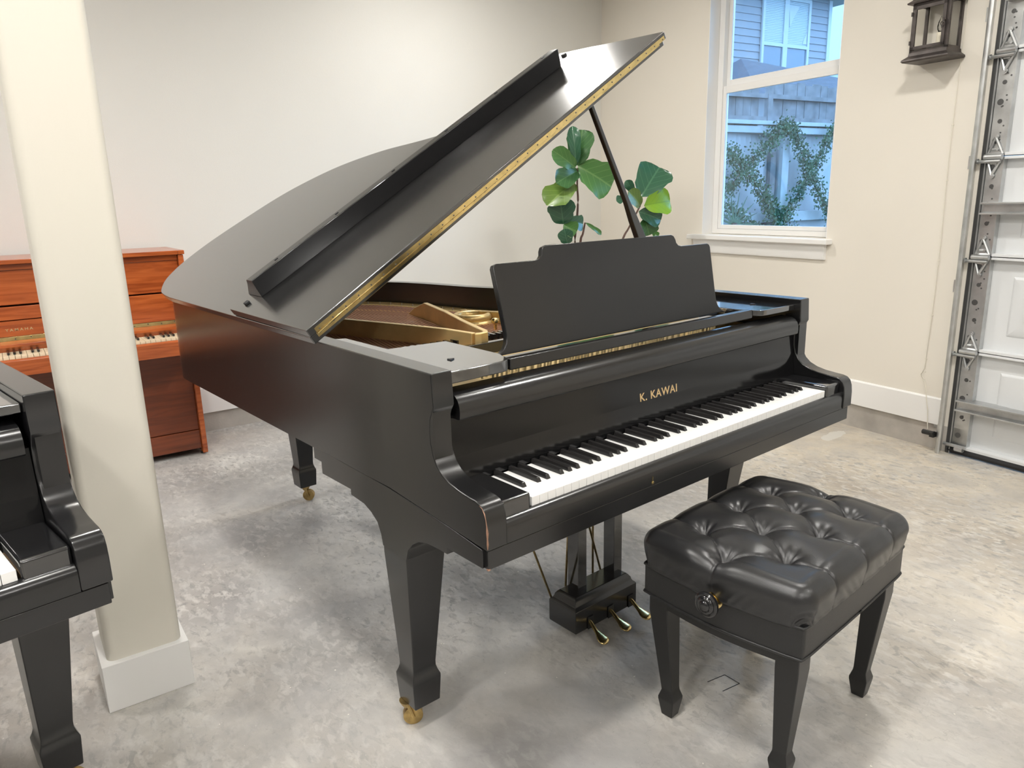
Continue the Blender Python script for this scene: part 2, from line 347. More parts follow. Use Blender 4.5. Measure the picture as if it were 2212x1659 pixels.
# right wall with a window hole and the garage door opening
WY0, WY1, WZ0, WZ1 = 2.808, 3.800, 1.066, 2.62
DY0, DY1, DZ = -.45, 2.0, 2.42
bm = NB(); T = .16
for a, b, c, d in ((DY1, WY0, .136, CEIL), (WY1, 5.1, .136, CEIL), (WY0, WY1, .136, WZ0), (WY0, WY1, WZ1, CEIL), (DY0, DY1, DZ, CEIL), (-3.9, DY0, .136, CEIL)):
    box(bm, 0, T, a, b, c, d)
struct(obj('wall_right', bm, M['wall'], loc=WO, rz=WR))
bm = NB(); box(bm, 0, T, DY1, 5.1, 0, .136); box(bm, 0, T, -3.9, DY0, 0, .136); struct(obj('trim_1', bm, M['curb'], loc=WO, rz=WR))
bm = NB(); box(bm, -4.05, 4.05, YB - .02, YB, 0, .118); struct(obj('trim_2', bm, M['curb']))
bm = NB(); prism(bm, [(0, .137), (-.016, .137), (-.016, .272), (-.010, .279), (0, .279)], 'y', 2.02, 4.92); struct(obj('baseboard_right', bm, M['trim'], loc=WO, rz=WR, bevel=.0015))
bm = NB(); prism(bm, [(YB, .119), (YB - .036, .119), (YB - .036, .272), (YB - .028, .279), (YB, .279)], 'x', -4.0, 4.04); struct(obj('baseboard_back', bm, M['trim'], bevel=.0015))

# ------------------------------------------------------------------ window
def window():
    w = bpy.data.objects.new('window_1', None); COL.objects.link(w); w.location = WO; w.rotation_euler.z = WR; w['kind'] = 'structure'
    bm = NB()
    for a in ((0, .155, WY1 - .004, WY1, WZ0, WZ1), (0, .155, WY0, WY0 + .004, WZ0, WZ1), (0, .155, WY0, WY1, WZ1 - .004, WZ1)): box(bm, *a)
    obj('window_reveal', bm, M['trim'], w)
    bm = NB(); x0, x1 = .088, .150; fy0, fy1, fz0, fz1 = WY0 + .005, WY1 - .005, WZ0 + .002, WZ1 - .005
    box(bm, x0, x1, fy0, fy0 + .045, fz0, fz1); box(bm, x0, x1, fy1 - .045, fy1, fz0, fz1); box(bm, x0, x1, fy0 + .045, fy1 - .045, fz0, fz0 + .032); box(bm, x0, x1, fy0 + .045, fy1 - .045, fz1 - .03, fz1)
    obj('window_frame', bm, M['trim'], w, bevel=.002)
    def sash(nm, xa, xb, za, zb, rb, rt):
        bm = NB(); ya, yb = fy0 + .046, fy1 - .046; k = .028
        box(bm, xa, xb, ya, ya + k, za, zb); box(bm, xa, xb, yb - k, yb, za, zb); box(bm, xa, xb, ya + k, yb - k, za, za + rb); box(bm, xa, xb, ya + k, yb - k, zb - rt, zb)
        s = obj(nm, bm, M['trim'], w, bevel=.002)
        bm = NB(); box(bm, (xa + xb) / 2 - .002, (xa + xb) / 2 + .002, ya + k, yb - k, za + rb, zb - rt); obj('pane', bm, M['glass'], s)
        return s
    sash('lower_sash', .095, .118, fz0 + .033, 2.018, .026, .046)
    sash('upper_sash', .122, .145, 2.010, fz1 - .031, .046, .03)
    bm = NB(); box(bm, -.055, .088, WY0 - .040, WY1 + .095, WZ0 - .032, WZ0 - .001)
    obj('window_sill', bm, M['trim'], w, bevel=.006, seg=3)
    bm = NB(); prism(bm, [(0, .945), (-.016, .945), (-.020, .955), (-.020, 1.0), (-.024, 1.034), (0, 1.034)], 'y', WY0 - .005, WY1 + .06)
    obj('sill_apron', bm, M['trim'], w, bevel=.001)
window()

# ------------------------------------------------------------------ garage door
def garage():
    d = bpy.data.objects.new('door_1', None); COL.objects.link(d); d.location = WO; d.rotation_euler.z = WR; d['kind'] = 'structure'
    zj = [.035, .545, 1.01, 1.472, 1.93, 2.418]
    for i in range(5):
        z0, z1 = zj[i], zj[i + 1]
        bm = NB(); box(bm, .035, .06, DY0 + .001, 1.9985, z0 + .0005, z1 - .0005)
        # horizontal section lips
        box(bm, -.004, .035, DY0 + .02, 1.895, z0 + .002, z0 + .016); box(bm, -.002, .035, DY0 + .02, 1.895, z1 - .014, z1 - .002)
        # embossed raised panels
        y = 1.80
        while y - .42 > DY0:
            ya, yb = y - .42, y; za, zb = z0 + .09, z1 - .09
            def ring(x, i_): return [(x, ya + i_, za + i_), (x, yb - i_, za + i_), (x, yb - i_, zb - i_), (x, ya + i_, zb - i_)]
            loft(bm, [ring(.035, 0), ring(.027, .012), ring(.027, .05), ring(.018, .075)])
            y -= .50
        obj('door_section', bm, M['doorwhite'], d, bevel=.0015)
        bm = NB(); box(bm, .0, .034, 1.897, 1.970, z0 + .004, z1 - .004); s = obj('end_stile', bm, M['galv'], d, bevel=.001)
        bm = NB(); rnd = random.Random(i)
        for k in range(5):
            z = z0 + .07 + k * (z1 - z0 - .12) / 4
            lathe(bm, [(.010 if k % 2 else .014, 0), (.010 if k % 2 else .014, .001)], (-.0012, 1.945 - .008 * (k % 2), z), 'x', 14)
        for k in range(9):
            lathe(bm, [(.004, 0), (.004, .001)], (-.0012, 1.912 + rnd.random() * .025, z0 + .05 + rnd.random() * (z1 - z0 - .1)), 'x', 8)
        obj('punched_hole', bm, M['galvdark'], s)
    # galvanised struts
    for z in (.268, 1.236, 2.16):
        bm = NB(); prism(bm, [(.034, z - .028), (-.045, z - .028), (-.045, z - .020), (-.012, z - .016), (-.012, z + .016), (-.045, z + .020), (-.045, z + .028), (.034, z + .028)], 'y', DY0 + .03, 1.955)
        obj('stiffening_strut', bm, M['galv'], d, bevel=.0015)
    # hinges with rollers at every joint
    for z in zj[1:5]:
        bm = NB()
        for sg in (1, -1):
            # open triangular leaf made of pressed straps
            a = (-.006, 1.905, z + sg * .010); b = (-.006, 1.968, z + sg * .010); c = (-.010, 1.940, z + sg * .085)
            tube(bm, [a, c], .006, 6); tube(bm, [b, c], .006, 6); tube(bm, [a, b], .008, 6); tube(bm, [(-.004, 1.922, z + sg * .03), (-.006, 1.952, z + sg * .03)], .007, 6)
            lathe(bm, [(.012, -.004), (.012, .002)], (-.006, 1.940, z + sg * .088), 'x', 12)
            lathe(bm, [(.006, -.009), (.006, .0)], (-.006, 1.938, z + sg * .086), 'x', 6)
            lathe(bm, [(.006, -.009), (.006, .0)], (-.006, 1.925, z + sg * .03), 'x', 6)
            prism(bm, [(-.005, 1.908), (-.002, 1.908), (-.002, 1.966), (-.005, 1.966)], 'z', z + sg * .008, z + sg * .034)
        h = obj('hinge', bm, M['galv'], d, smooth=30)
        bm = NB(); tube(bm, [(-.022, 1.895, z - .002), (-.022, 1.975, z - .002)], .0115, 10); tube(bm, [(-.022, 1.90, z - .022), (-.022, 2.005, z - .022)], .008, 10)
        lathe(bm, [(.012, 0), (.012, .008)], (-.022, 2.000, z - .020), 'y', 14)
        obj('roller', bm, M['galv'], h, smooth=30)
    bm = NB(); box(bm, .0, .034, 1.90, 1.968, .04, .14); tube(bm, [(-.02, 1.89, .052), (-.02, 2.0, .052)], .009, 10); tube(bm, [(-.02, 1.90, .04), (-.02, 1.94, .04)], .014, 10)
    obj('bottom_bracket', bm, M['galv'], d, smooth=30)
    bm = NB(); prism(bm, [(-.004, .006), (.05, .006), (.06, .02), (.055, .036), (-.004, .036), (-.012, .02)], 'y', DY0, 1.985); obj('bottom_seal', bm, M['rubber'], d, bevel=.003)
    bm = NB(); box(bm, -.006, .035, DY0 + .02, 1.90, .037, .050); obj('bottom_rail', bm, M['doorwhite'], d)
    # vertical track: rolled channel with angle against the wall
    bm = NB(); prism(bm, [(.0, 2.018), (.0, 2.022), (-.052, 2.022), (-.060, 2.016), (-.062, 2.004), (-.056, 1.998), (-.053, 2.003), (-.056, 2.008), (-.050, 2.018)], 'z', .0, 2.5)
    prism(bm, [(.0, 1.972), (.0, 1.976), (-.010, 1.976), (-.010, 1.972)], 'z', .0, 2.5)
    obj('track', bm, M['galv'], d, smooth=50)
    bm = NB(); prism(bm, [(.0, 1.9715), (.0, 1.9985), (.034, 1.9985), (.034, 1.9715)], 'z', .0, 2.42); obj('gap_shade_strip', bm, M['galvdark'], d)  # dark strip added for the gap's shadow, also stops sky showing through
    for z in (.21, .86, 1.45, 2.1):
        bm = NB(); box(bm, -.004, -.0005, 2.022, 2.055, z - .03, z + .03); box(bm, -.03, -.004, 2.022, 2.026, z - .03, z + .03); lathe(bm, [(.007, -.006), (.007, 0)], (-.004, 2.042, z), 'x', 8)
        obj('track_bracket', bm, M['galv'], d)
garage()

# photo-eye by the door
t = thing('safety_sensor', 'small black photo-eye sensor with a red light at the foot of the garage door track', 'sensor', WO, WR)
bm = NB(); tube(bm, [(-.050, 2.095, .096), (-.062, 2.03, .100)], .013, 16); box(bm, -.072, -.035, 2.028, 2.05, .082, .106); obj('sensor_body', bm, M['plastic'], t, smooth=40)
bm = NB(); lathe(bm, [(.0045, 0), (.0045, .002)], (-.050, 2.0955, .096), 'y', 12); o = obj('indicator_light', bm, M['redled'], t, label='small glowing red indicator')
bm = NB(); box(bm, -.04, -.002, 2.028, 2.032, .10, .15); box(bm, -.004, -.001, 2.03, 2.07, .118, .15); obj('sensor_bracket', bm, M['galv'], t)
# thin wire stapled to the wall
t = thing('wire', 'thin cream wire stapled down the wall beside the garage door track', 'wire', WO, WR)
bm = NB(); pts = [(-.004, 2.147 + .004 * math.sin(z * 5), z) for z in [2.99 - k * .12 for k in range(21)]] + [(-.004, 2.150, .42), (-.005, 2.165, .385), (-.004, 2.140, .34), (-.018, 2.120, .285), (-.020, 2.10, .2), (-.020, 2.095, .14), (-.046, 2.075, .112)]
tube(bm, pts, .0022, 6); obj('wire_run', bm, M['white_cable'], t, smooth='all')
for z in (1.94, 1.63, 1.37, .98, .70, .47, .40, .36):
    bm = NB(); y = 2.147 + .004 * math.sin(z * 5); tube(bm, [(-.001, y - .007, z), (-.006, y - .004, z), (-.006, y + .004, z), (-.001, y + .007, z)], .0014, 5); obj('staple', bm, M['white_cable'], t)

# ------------------------------------------------------------------ wall lantern
def lantern():
    t = thing('wall_lantern', 'dark bronze glass lantern with a candle bulb, mounted on the wall near the garage door', 'lantern', WO, WR)
    x0, x1, y0, y1, zb, zt = -.125, -.012, 2.152, 2.335, 1.972, 2.185
    bm = NB()
    k = .016
    for x, y in ((x0, y0), (x0, y1 - k), (x1 - .01, y0), (x1 - .01, y1 - k)): box(bm, x, x + (k if x == x0 else .01), y, y + k, zb, zt)
    for z in (zb - .002, zt - .006): 
        box(bm, x0, x0 + k, y0, y1, z, z + .014); box(bm, x0, x1, y0, y0 + k, z, z + .014); box(bm, x0, x1, y1 - k, y1, z, z + .014)
    obj('lantern_frame', bm, M['bronze'], t, bevel=.0015)
    bm = NB()
    def rg(x, y_, z): return [(x, y0 - y_, z), (-.004, y0 - y_, z), (-.004, y1 + y_, z), (x, y1 + y_, z)]
    loft(bm, [rg(x0 - .0, 0, zb), rg(x0 - .002, .002, zb - .014), rg(x0 - .022, .022, zb - .030), rg(x0 - .024, .024, zb - .037), rg(x0 - .018, .018, zb - .043)])
    obj('lantern_base', bm, M['bronze'], t)
    bm = NB()
    loft(bm, [rg(x0 - .018, .018, zt + .004), rg(x0 - .020, .020, zt + .010), rg(x0 - .004, .004, zt + .022), rg(x0 + .02, -.03, zt + .075), rg(x0 + .035, -.06, zt + .10), rg(x0 + .035, -.06, zt + .13), rg(x0 + .05, -.085, zt + .16)])
    obj('lantern_roof', bm, M['bronze'], t)
    # front door with glass
    bm = NB(); a, b, c, d_ = y0 + .014, y1 - .006, zb + .012, zt - .008; xx = x0 - .008
    for q in ((a, a + .015, c, d_), (b - .019, b, c, d_), (a, b, c, c + .014), (a, b, d_ - .016, d_)): box(bm, xx, x0 - .0005, *q)
    dr = obj('lantern_door', bm, M['bronze'], t, bevel=.0012)
    bm = NB(); box(bm, x0 - .005, x0 - .003, a + .014, b - .018, c + .013, d_ - .015); obj('door_glass', bm, M['lampglass'], dr)
    bm = NB(); z = 2.082; ry = a + .008
    tor = [(xx - .006, ry + .009 * math.cos(2 * PI * k / 14), z - .006 + .009 * math.sin(2 * PI * k / 14)) for k in range(15)]
    tube(bm, tor, .0022, 6); tube(bm, [(xx, ry - .006, z + .004), (xx - .008, ry - .012, z + .010), (xx - .006, ry - .004, z + .016)], .003, 6); lathe(bm, [(.005, -.01), (.005, 0)], (xx, ry - .004, z), 'x', 10)
    tube(bm, [(xx - .006, ry + .004, z - .014), (xx - .008, ry + .002, z - .026)], [.003, .0012], 6)
    obj('clasp', bm, M['bronze'], dr, smooth='all')
    for z in (zb + .035, zt - .05):
        bm = NB(); tube(bm, [(xx - .002, b + .001, z), (xx - .002, b + .001, z + .018)], .004, 8); obj('door_hinge', bm, M['bronze'], dr)
    for ya in (y0 + .006, y1 - .008):
        bm = NB(); box(bm, x0 + .016, x1 - .01, ya, ya + .002, zb + .012, zt - .006); obj('side_glass', bm, M['lampglass'], t)
    bm = NB(); lathe(bm, [(.014, 0), (.0145, .02), (.0138, .05), (.0145, .075), (.013, .080), (.004, .081)], (-.066, 2.225, zb), 'z', 18); obj('candle_sleeve', bm, M['candle'], t, smooth=50)
    bm = NB(); lathe(bm, [(.008, 0), (.0135, .012), (.015, .026), (.011, .045), (.005, .060), (.0012, .070)], (-.066, 2.225, zb + .082), 'z', 18); obj('bulb', bm, M['bulbglass'], t, smooth='all')
    bm = NB(); tube(bm, [(-.066, 2.222, zb + .084), (-.064, 2.222, zb + .104), (-.068, 2.227, zb + .108), (-.066, 2.228, zb + .084)], .0005, 5); obj('filament', bm, M['steel'], t)
lantern()

# ------------------------------------------------------------------ column
def column():
    t = thing('column', 'square cream column on a white plinth between the two grand pianos', 'column', (0, 0, 0)); t['kind'] = 'structure'
    x0, y0, s = .085, 2.092, .190
    def rr(x0, x1, y0, y1, r, n=6):
        P = []
        for cx, cy, a0 in ((x1 - r, y1 - r, 0), (x0 + r, y1 - r, 90), (x0 + r, y0 + r, 180), (x1 - r, y0 + r, 270)):
            for k in range(n + 1): a = math.radians(a0 + 90 * k / n); P.append((cx + r * math.cos(a), cy + r * math.sin(a)))
        return P
    bm = NB(); prism(bm, rr(x0, x0 + s, y0, y0 + s, .022), 'z', .13, CEIL); obj('column_shaft', bm, M['column'], t, smooth=30)
    bm = NB(); box(bm, .068, .289, 2.074, 2.292, 0, .141); obj('plinth', bm, M['trim'], t, bevel=.002)
column()

# ------------------------------------------------------------------ grand piano
HX = .748
RIM = [(-.748, .149), (-.748, .6), (-.748, 1.2), (-.748, 1.80), (-.738, 1.93), (-.700, 2.04), (-.64, 2.11), (-.56, 2.152), (-.44, 2.165), (-.33, 2.145), (-.17, 2.095), (-.04, 2.01), (.07, 1.90), (.16, 1.76), (.215, 1.60), (.245, 1.45), (.275, 1.31), (.33, 1.16), (.42, 1.01), (.53, .89), (.64, .78), (.71, .68), (.742, .58), (.748, .45), (.748, .149)]
def dense(P, n=5):
    o = catmull(P, n); return [(max(-.748, min(.748, x)), y) for x, y in o]
def inset(P, d):
    out = []
    for i, p in enumerate(P):
        a = P[max(i - 1, 0)]; b = P[min(i + 1, len(P) - 1)]; dx, dy = b[0] - a[0], b[1] - a[1]; l = math.hypot(dx, dy) or 1
        out.append((p[0] + dy / l * d, p[1] - dx / l * d))
    return out
def ring_wall(bm, out, inn, z0, z1, capends=True):
    secs = [[(o_[0], o_[1], z0), (o_[0], o_[1], z1), (i_[0], i_[1], z1), (i_[0], i_[1], z0)] for o_, i_ in zip(out, inn)]
    loft(bm, secs, capends)
ARM = [(.30, .9965), (.147, .9965), (.1425, .925), (.150, .912), (.158, .895), (.161, .87), (.160, .845), (.154, .820), (.142, .800), (.125, .785), (.10, .774), (.07, .767), (.035, .763), (.011, .761), (-.003, .757), (-.013, .748), (-.019, .732), (-.0215, .71), (-.0215, .663), (.35, .690), (.75, .692)]
ARM = [(.75, .9965)] + ARM[1:]
def leg_mesh(cx, cy, ztop, top, foot_c, drop=0):
    """square tapered leg with a spade foot. top=(x0,x1,y0,y1) at ztop; foot centre"""
    fx, fy = foot_c; bm = NB()
    def sq(h, z): return rect(fx - h, fx + h, fy - h, fy + h, z - drop)
    secs = [rect(*top, ztop), rect(*top, ztop - .02)]
    secs += [sq(.0345, .185), sq(.0345, .172), sq(.0375, .160), sq(.0425, .147), sq(.0425, .138), sq(.0385, .070)]
    loft(bm, secs); return bm
def caster(parent, x, y, drop=0, ang=0.6, r=.026):
    bm = NB(); c, s = math.cos(ang), math.sin(ang)
    for o_ in (-.0055, .0055):
        secs = []
        for dd in (-.0048, .0048):
            ring = []
            for k in range(20):
                a = 2 * PI * k / 20; ring.append((x + c * r * math.cos(a) - s * (o_ + dd), y + s * r * math.cos(a) + c * (o_ + dd), r - drop + r * math.sin(a)))
            secs.append(ring)
        loft(bm, secs)
    w = obj('caster', bm, M['brassdull'], parent, smooth=40, bevel=.001)
    bm = NB(); 
    ox, oy = x + c * .012, y + s * .012
    lathe(bm, [(.022, -.006), (.022, 0), (.010, -.001)][::-1] if False else [(.010, -.022), (.020, -.006), (.022, 0)], (ox, oy, .071 - drop), 'z', 16)
    for sg in (-1, 1):
        q = sg * .0155
        tube(bm, [(ox - s * q, oy + c * q, .066 - drop), (x - s * q, y + c * q, r - drop)], .005, 8)
    tube(bm, [(x + s * .019, y - c * .019, r - drop), (x - s * .019, y + c * .019, r - drop)], .005, 8)
    obj('caster_fork', bm, M['brassdull'], w, smooth=40)
def grand(label, loc, rz, main=True, drop=0.0):
    g = thing('grand_piano', label, 'piano', loc, rz)
    # --- case
    out = dense(RIM); inn = inset(out, .045)
    bm = NB(); ring_wall(bm, out, inn, .691, .9965); obj('rim', bm, M['satin'], g, smooth=35)
    bm = NB()
    ii = inset(out, .044)
    prism(bm, [(p[0], p[1]) for p in ii[::2]], 'z', .70, .72); obj('bottom_board', bm, M['soft'], g)
    for sg in (-1, 1):
        bm = NB(); prism(bm, [(y, z + (.0005 if z > .99 else 0)) for y, z in ARM], 'x', sg * .7486, sg * .696)
        obj('cheek', bm, M['satin'] if main else M['ebony'], g, bevel=.003, seg=3)
    # outer skin of the side behind the front block, satin
    bm = NB(); prism(bm, [(-.0150, .660), (-.0150, .618), (.148, .618), (.40, .618), (.40, .660)], 'x', -.742, .742); obj('key_bed', bm, M['satin'], g, bevel=.002)
    # --- leg blocks with arches
    BL = [(-.004, .661), (-.004, .620), (.118, .620), (.120, .605), (.150, .605), (.200, .602), (.235, .592), (.262, .575), (.281, .553), (.291, .525), (.398, .525), (.404, .553), (.418, .580), (.445, .597), (.480, .609), (.546, .613), (.546, .628), (.706, .626), (.706, .660), (.748, .660), (.748, .695), (.35, .689), (0.1, .672)]
    for sg in (-1, 1):
        bm = NB(); a, b = (-.7489, -.655) if sg < 0 else (.655, .7489)
        prism(bm, BL, 'x', a, b); obj('leg_block', bm, M['satin'], g, bevel=.0015)
    # --- key slip, blocks, keys
    bm = NB(); prism(bm, [(-.006, .662), (-.0175, .662), (-.0175, .694), (-.016, .702), (-.011, .709), (-.004, .713), (.004, .714), (.004, .662)], 'x', -.6955, .6955); obj('key_slip', bm, M['satin'], g, smooth=30)
    for sg in (-1, 1):
        bm = NB(); a, b = (-.6955, -.6155) if sg < 0 else (.6155, .6955); box(bm, a, b, -.004, .158, .70, .7475); obj('key_block', bm, M['gloss'], g, bevel=.007, seg=4)
    bm = NB(); box(bm, -.612, .612, .005, .155, .665, .711); obj('key_frame', bm, M['keywood'], g)
    bm = NB(); box(bm, -.01125, .01125, .0, .152, .7115, .7337)
    k0 = obj('white_key', bm, M['ivory'], g, bevel=.0012, seg=2)
    for i in range(52):
        k = k0 if i == 0 else cp(k0, g); k.location = (-.611 + .0235 * (i + .5), 0, 0)
    bm = NB(); w0, w1 = .0062, .0046
    loft(bm, [[(-w0, .050, .733), (w0, .050, .733), (w0, .152, .733), (-w0, .152, .733)], [(-w1, .0555, .7435), (w1, .0555, .7435), (w1, .152, .7455), (-w1, .152, .7455)]])
    b0 = obj('black_key', bm, M['keyblack'], g, bevel=.0012, seg=2)
    off = {0: .0015, 2: -.0022, 3: .0022, 5: -.003, 6: 0.0}
    first = True
    for i in range(51):
        n = (i) % 7     # 0=A 1=B 2=C 3=D 4=E 5=F 6=G
        if n in (1, 4): continue
        k = b0 if first else cp(b0, g); first = False; k.location = (-.611 + .0235 * (i + 1) + {0: .002, 2: -.002, 3: .002, 5: -.0025, 6: 0}[n], 0, 0)
    if main:
        bm = NB(); lathe(bm, [(.0042, 0), (.0042, -.0012), (.0025, -.0016)], (-.239, -.0176, .668), 'y', 12); box(bm, -.2398, -.2382, -.0186, -.0176, .669, .684); obj('lock', bm, M['brass'], g, smooth=40, label='tiny metal lock plate')
    # --- fallboard with rail
    bm = NB(); prism(bm, [(.1535, .737), (.1535, .748), (.160, .80), (.168, .892), (.19, .892), (.19, .737)], 'x', -.6945, .6945); fb = obj('fallboard', bm, M['fall'], g)
    bm = NB(); prism(bm, [(.170, .8845), (.147, .8845), (.1435, .888), (.142, .900), (.143, .914), (.148, .926), (.156, .934), (.166, .939), (.205, .9435), (.205, .8845)], 'x', -.6835, .6835); obj('fallboard_rail', bm, M['satin'], fb, smooth=30)
    if main:
        mx = Matrix.Translation((0, .1605, .8025)) @ Matrix.Rotation(math.radians(90 - 5), 4, 'X')
        text_mesh('lettering', 'K. KAWAI', .157, .0225, M['goldletter'], fb, mx, spacing=1.12, label='gold lettering on the fallboard')
    bm = NB(); box(bm, -.6945, .6945, .19, .62, .84, .875); obj('action_rail', bm, M['soft'], g)
    # --- side plates beside the music desk
    PL = [(-.6955, .168), (-.545, .172), (-.522, .177), (-.508, .190), (-.500, .215), (-.489, .245), (-.484, .470), (-.644, .490), (-.646, .703), (-.6955, .730)]
    for sg in (-1, 1):
        P = [(-sg * x, y) for x, y in PL]
        if sg > 0: P = [(-x, y) for x, y in PL]
        else: P = PL
        bm = NB(); prism(bm, P, 'z', .960, .9865 if sg < 0 else .979)
        s = obj('side_shelf', bm, M['shelf'], g, bevel=.003, seg=3)
        bm = NB(); prism(bm, [(sg * .60, .272), (sg * .616, .262), (sg * .616, .278)], 'z', .972, .989 if sg < 0 else .982); obj('lid_socket', bm, M['rubber'], s)
    bm = NB(); box(bm, -.497, .497, .196, .218, .954, .982); obj('music_desk_rail', bm, M['satin'], g, bevel=.003)
    if main:
        # stretcher, tuning area
        bm = NB(); box(bm, -.703, .703, .600, .622, .875, .930); obj('stretcher', bm, M['gloss'], g, bevel=.002)
        bm = NB(); box(bm, -.703, .703, .235, .598, .876, .898); pb = obj('tuning_plate', bm, M['gold'], g)
        bm = NB(); tube(bm, [(0, 0, 0), (0, -.004, .030)], .0032, 6); tp0 = obj('tuning_pin', bm, M['steel'], pb, smooth=40)
        for i in range(96):
            q = tp0 if i == 0 else cp(tp0, pb); q.location = (-.46 + (i // 2) * .0195 + (i % 2) * .008, .31 + (i % 2) * .05 + .02 * math.sin(i * .2), .898)
        # soundboard and iron plate
        sb = inset(out, .05)
        bm = NB(); P = [p for p in sb if p[1] > .64]; prism(bm, P, 'z', .840, .850); obj('soundboard', bm, M['soundboard'], g)
        bm = NB()
        P0 = [p for p in out if p[1] > .66]
        i1 = inset(P0, .047); i2 = inset(P0, .115)
        secs = [[(a[0], a[1], .88), (a[0], a[1], .909), (b[0], b[1], .905), (b[0], b[1], .88)] for a, b in zip(i1, i2)]
        loft(bm, secs)
        box(bm, -.70, .70, .623, .70, .880, .897)
        pl = obj('iron_plate', bm, M['gold'], g, smooth=40)
        bm = NB(); tube(bm, [(0, 0, 0), (0, 0, .012)], .0022, 6); hp = obj('hitch_pin', bm, M['steel'], pl); im = inset(P0, .10)
        for i_, q_ in enumerate([q for q in im if q[1] > .9][::2]):
            h_ = hp if i_ == 0 else cp(hp, pl); h_.location = (q_[0], q_[1], .905)
        def bar(name, pts, th, z0, tops):
            bm = NB(); secs = []
            for i, p in enumerate(pts):
                a = Vector(pts[max(i - 1, 0)]); b = Vector(pts[min(i + 1, len(pts) - 1)]); d = (b - a).normalized(); n = Vector((-d.y, d.x)) * th / 2
                secs.append([(p[0] - n.x, p[1] - n.y, z0), (p[0] + n.x, p[1] + n.y, z0), (p[0] + n.x, p[1] + n.y, tops[i]), (p[0] - n.x, p[1] - n.y, tops[i])])
            loft(bm, secs); return obj(name, bm, M['gold'], pl, smooth=40, bevel=.003)
        bar('plate_strut', [(-.262, .645), (-.285, .76), (-.34, .95), (-.42, 1.22), (-.50, 1.52), (-.58, 1.85)], .020, .880, [.956, .959, .960, .960, .957, .93])
        bar('plate_strut', [(-.262, .640), (-.250, .628), (-.232, .628), (-.222, .642), (-.205, .70), (-.165, .83), (-.10, 1.02), (-.035, 1.24), (-.02, 1.33), (0.0, 1.42)], .018, .880, [.956, .957, .958, .959, .960, .962, .966, .968, .94, .90])
        bar('plate_strut', [(.12, .64), (.10, .9), (.10, 1.2)], .02, .880, [.95, .95, .93])
        bm = NB(); R_, r_ = .060, .014
        secs = []
        for k in range(29):
            a = 2 * PI * k / 28; secs.append([(.045 + (R_ + r_ * math.cos(b_)) * math.cos(a), 1.06 + (R_ + r_ * math.cos(b_)) * math.sin(a), .925 + r_ * math.sin(b_)) for b_ in [2 * PI * q / 10 for q in range(10)]])
        loft(bm, secs, False); lathe(bm, [(.085, -.03), (.085, -.012), (.060, -.008)], (.045, 1.06, .925), 'z', 28)
        obj('plate_rosette', bm, M['gold'], pl, smooth='all')
        bm = NB(); lathe(bm, [(.006, 0), (.006, .018), (.013, .022), (.014, .030), (.010, .038), (.003, .040)], (-.035, .826, .915), 'z', 16); obj('plate_bolt', bm, M['brass'], pl, smooth=40)
        # felt and strings
        f1 = inset(P0, .120); f2 = inset(P0, .150); bm = NB()
        loft(bm, [[(a[0], a[1], .890), (a[0], a[1], .903), (b[0], b[1], .903), (b[0], b[1], .890)] for a, b in zip(f1, f2)]); obj('felt_strip', bm, M['felt'], g)
        lim = inset(P0, .12)
        def yend(x0_):
            y = 2.2
            while y > .7:
                x = x0_ - (y - .70) * -.235
                ins = False; n = len(lim); j = n - 1
                for i in range(n):
                    if (lim[i][1] > y) != (lim[j][1] > y) and x < (lim[j][0] - lim[i][0]) * (y - lim[i][1]) / (lim[j][1] - lim[i][1]) + lim[i][0]: ins = not ins
                    j = i
                if ins: return y
                y -= .01
            return None
        for i in range(96):
            x0_ = -.90 + .0128 * i; y1 = yend(x0_)
            ya = .66
            xa = x0_ + (ya - .70) * .235
            if xa < -.690: ya = .70 + (-.690 - x0_) / .235; xa = -.690
            if y1 is None or y1 - ya < .1 or x0_ > .33: continue
            bm = NB(); z = .905
            for o_ in (0, .0043):
                tube(bm, [(xa + o_, ya, z), (x0_ + (y1 - .70) * .235 + o_, y1, z)], .0013, 5, False)
            obj('string', bm, M['copper'], g, smooth='all')
        bm = NB()
        for a, b in (((-.66, 1.55), (-.25, 1.80)), ((-.62, 1.25), (.12, 1.30))): tube(bm, [(*a, .885), (*b, .885)], .014, 8)
        obj('bridge', bm, M['soundboard'], g)
        # dampers
        bm = NB(); box(bm, -.005, .005, -.02, .02, 0, .022); d0 = obj('damper', bm, M['gloss'], g)
        for i in range(48):
            q = d0 if i == 0 else cp(d0, g); q.location = (-.66 + i * .0235, .715, .908)
        # --- music desk
        half = [(.255, 1.222), (.266, 1.218), (.272, 1.208), (.274, 1.198), (.282, 1.190), (.295, 1.187), (.425, 1.187), (.434, 1.184), (.438, 1.176), (.432, 1.06), (.430, 1.015), (.434, .998), (.444, .985), (.460, .976), (.478, .971)]
        prof = half + [(-x, z) for x, z in half[::-1]]
        th = math.atan2(.055, .25); c_, s_ = math.cos(th), math.sin(th)
        bm = NB(); A = []; B = []
        for x, z in prof:
            h = (z - .970); y = .277 + h * math.tan(th)
            A.append(bm.verts.new((x, y, z))); B.append(bm.verts.new((x, y + .016 * c_, z - .016 * s_)))
        bm.faces.new(A); bm.faces.new(B[::-1])
        for i in range(len(A)): bm.faces.new((A[i], B[i], B[(i + 1) % len(A)], A[(i + 1) % len(A)]))
        obj('music_desk', bm, M['desk'], g, bevel=.0025, seg=3)
        bm = NB(); box(bm, -.46, .46, .262, .30, .957, .963); box(bm, -.46, -.44, .215, .30, .955, .963); box(bm, .44, .46, .215, .30, .955, .963); obj('music_desk_tray', bm, M['gloss'], g)
        bm = NB(); box(bm, -.1, .1, -.008, .008, -.003, .003); 
        bm.free()
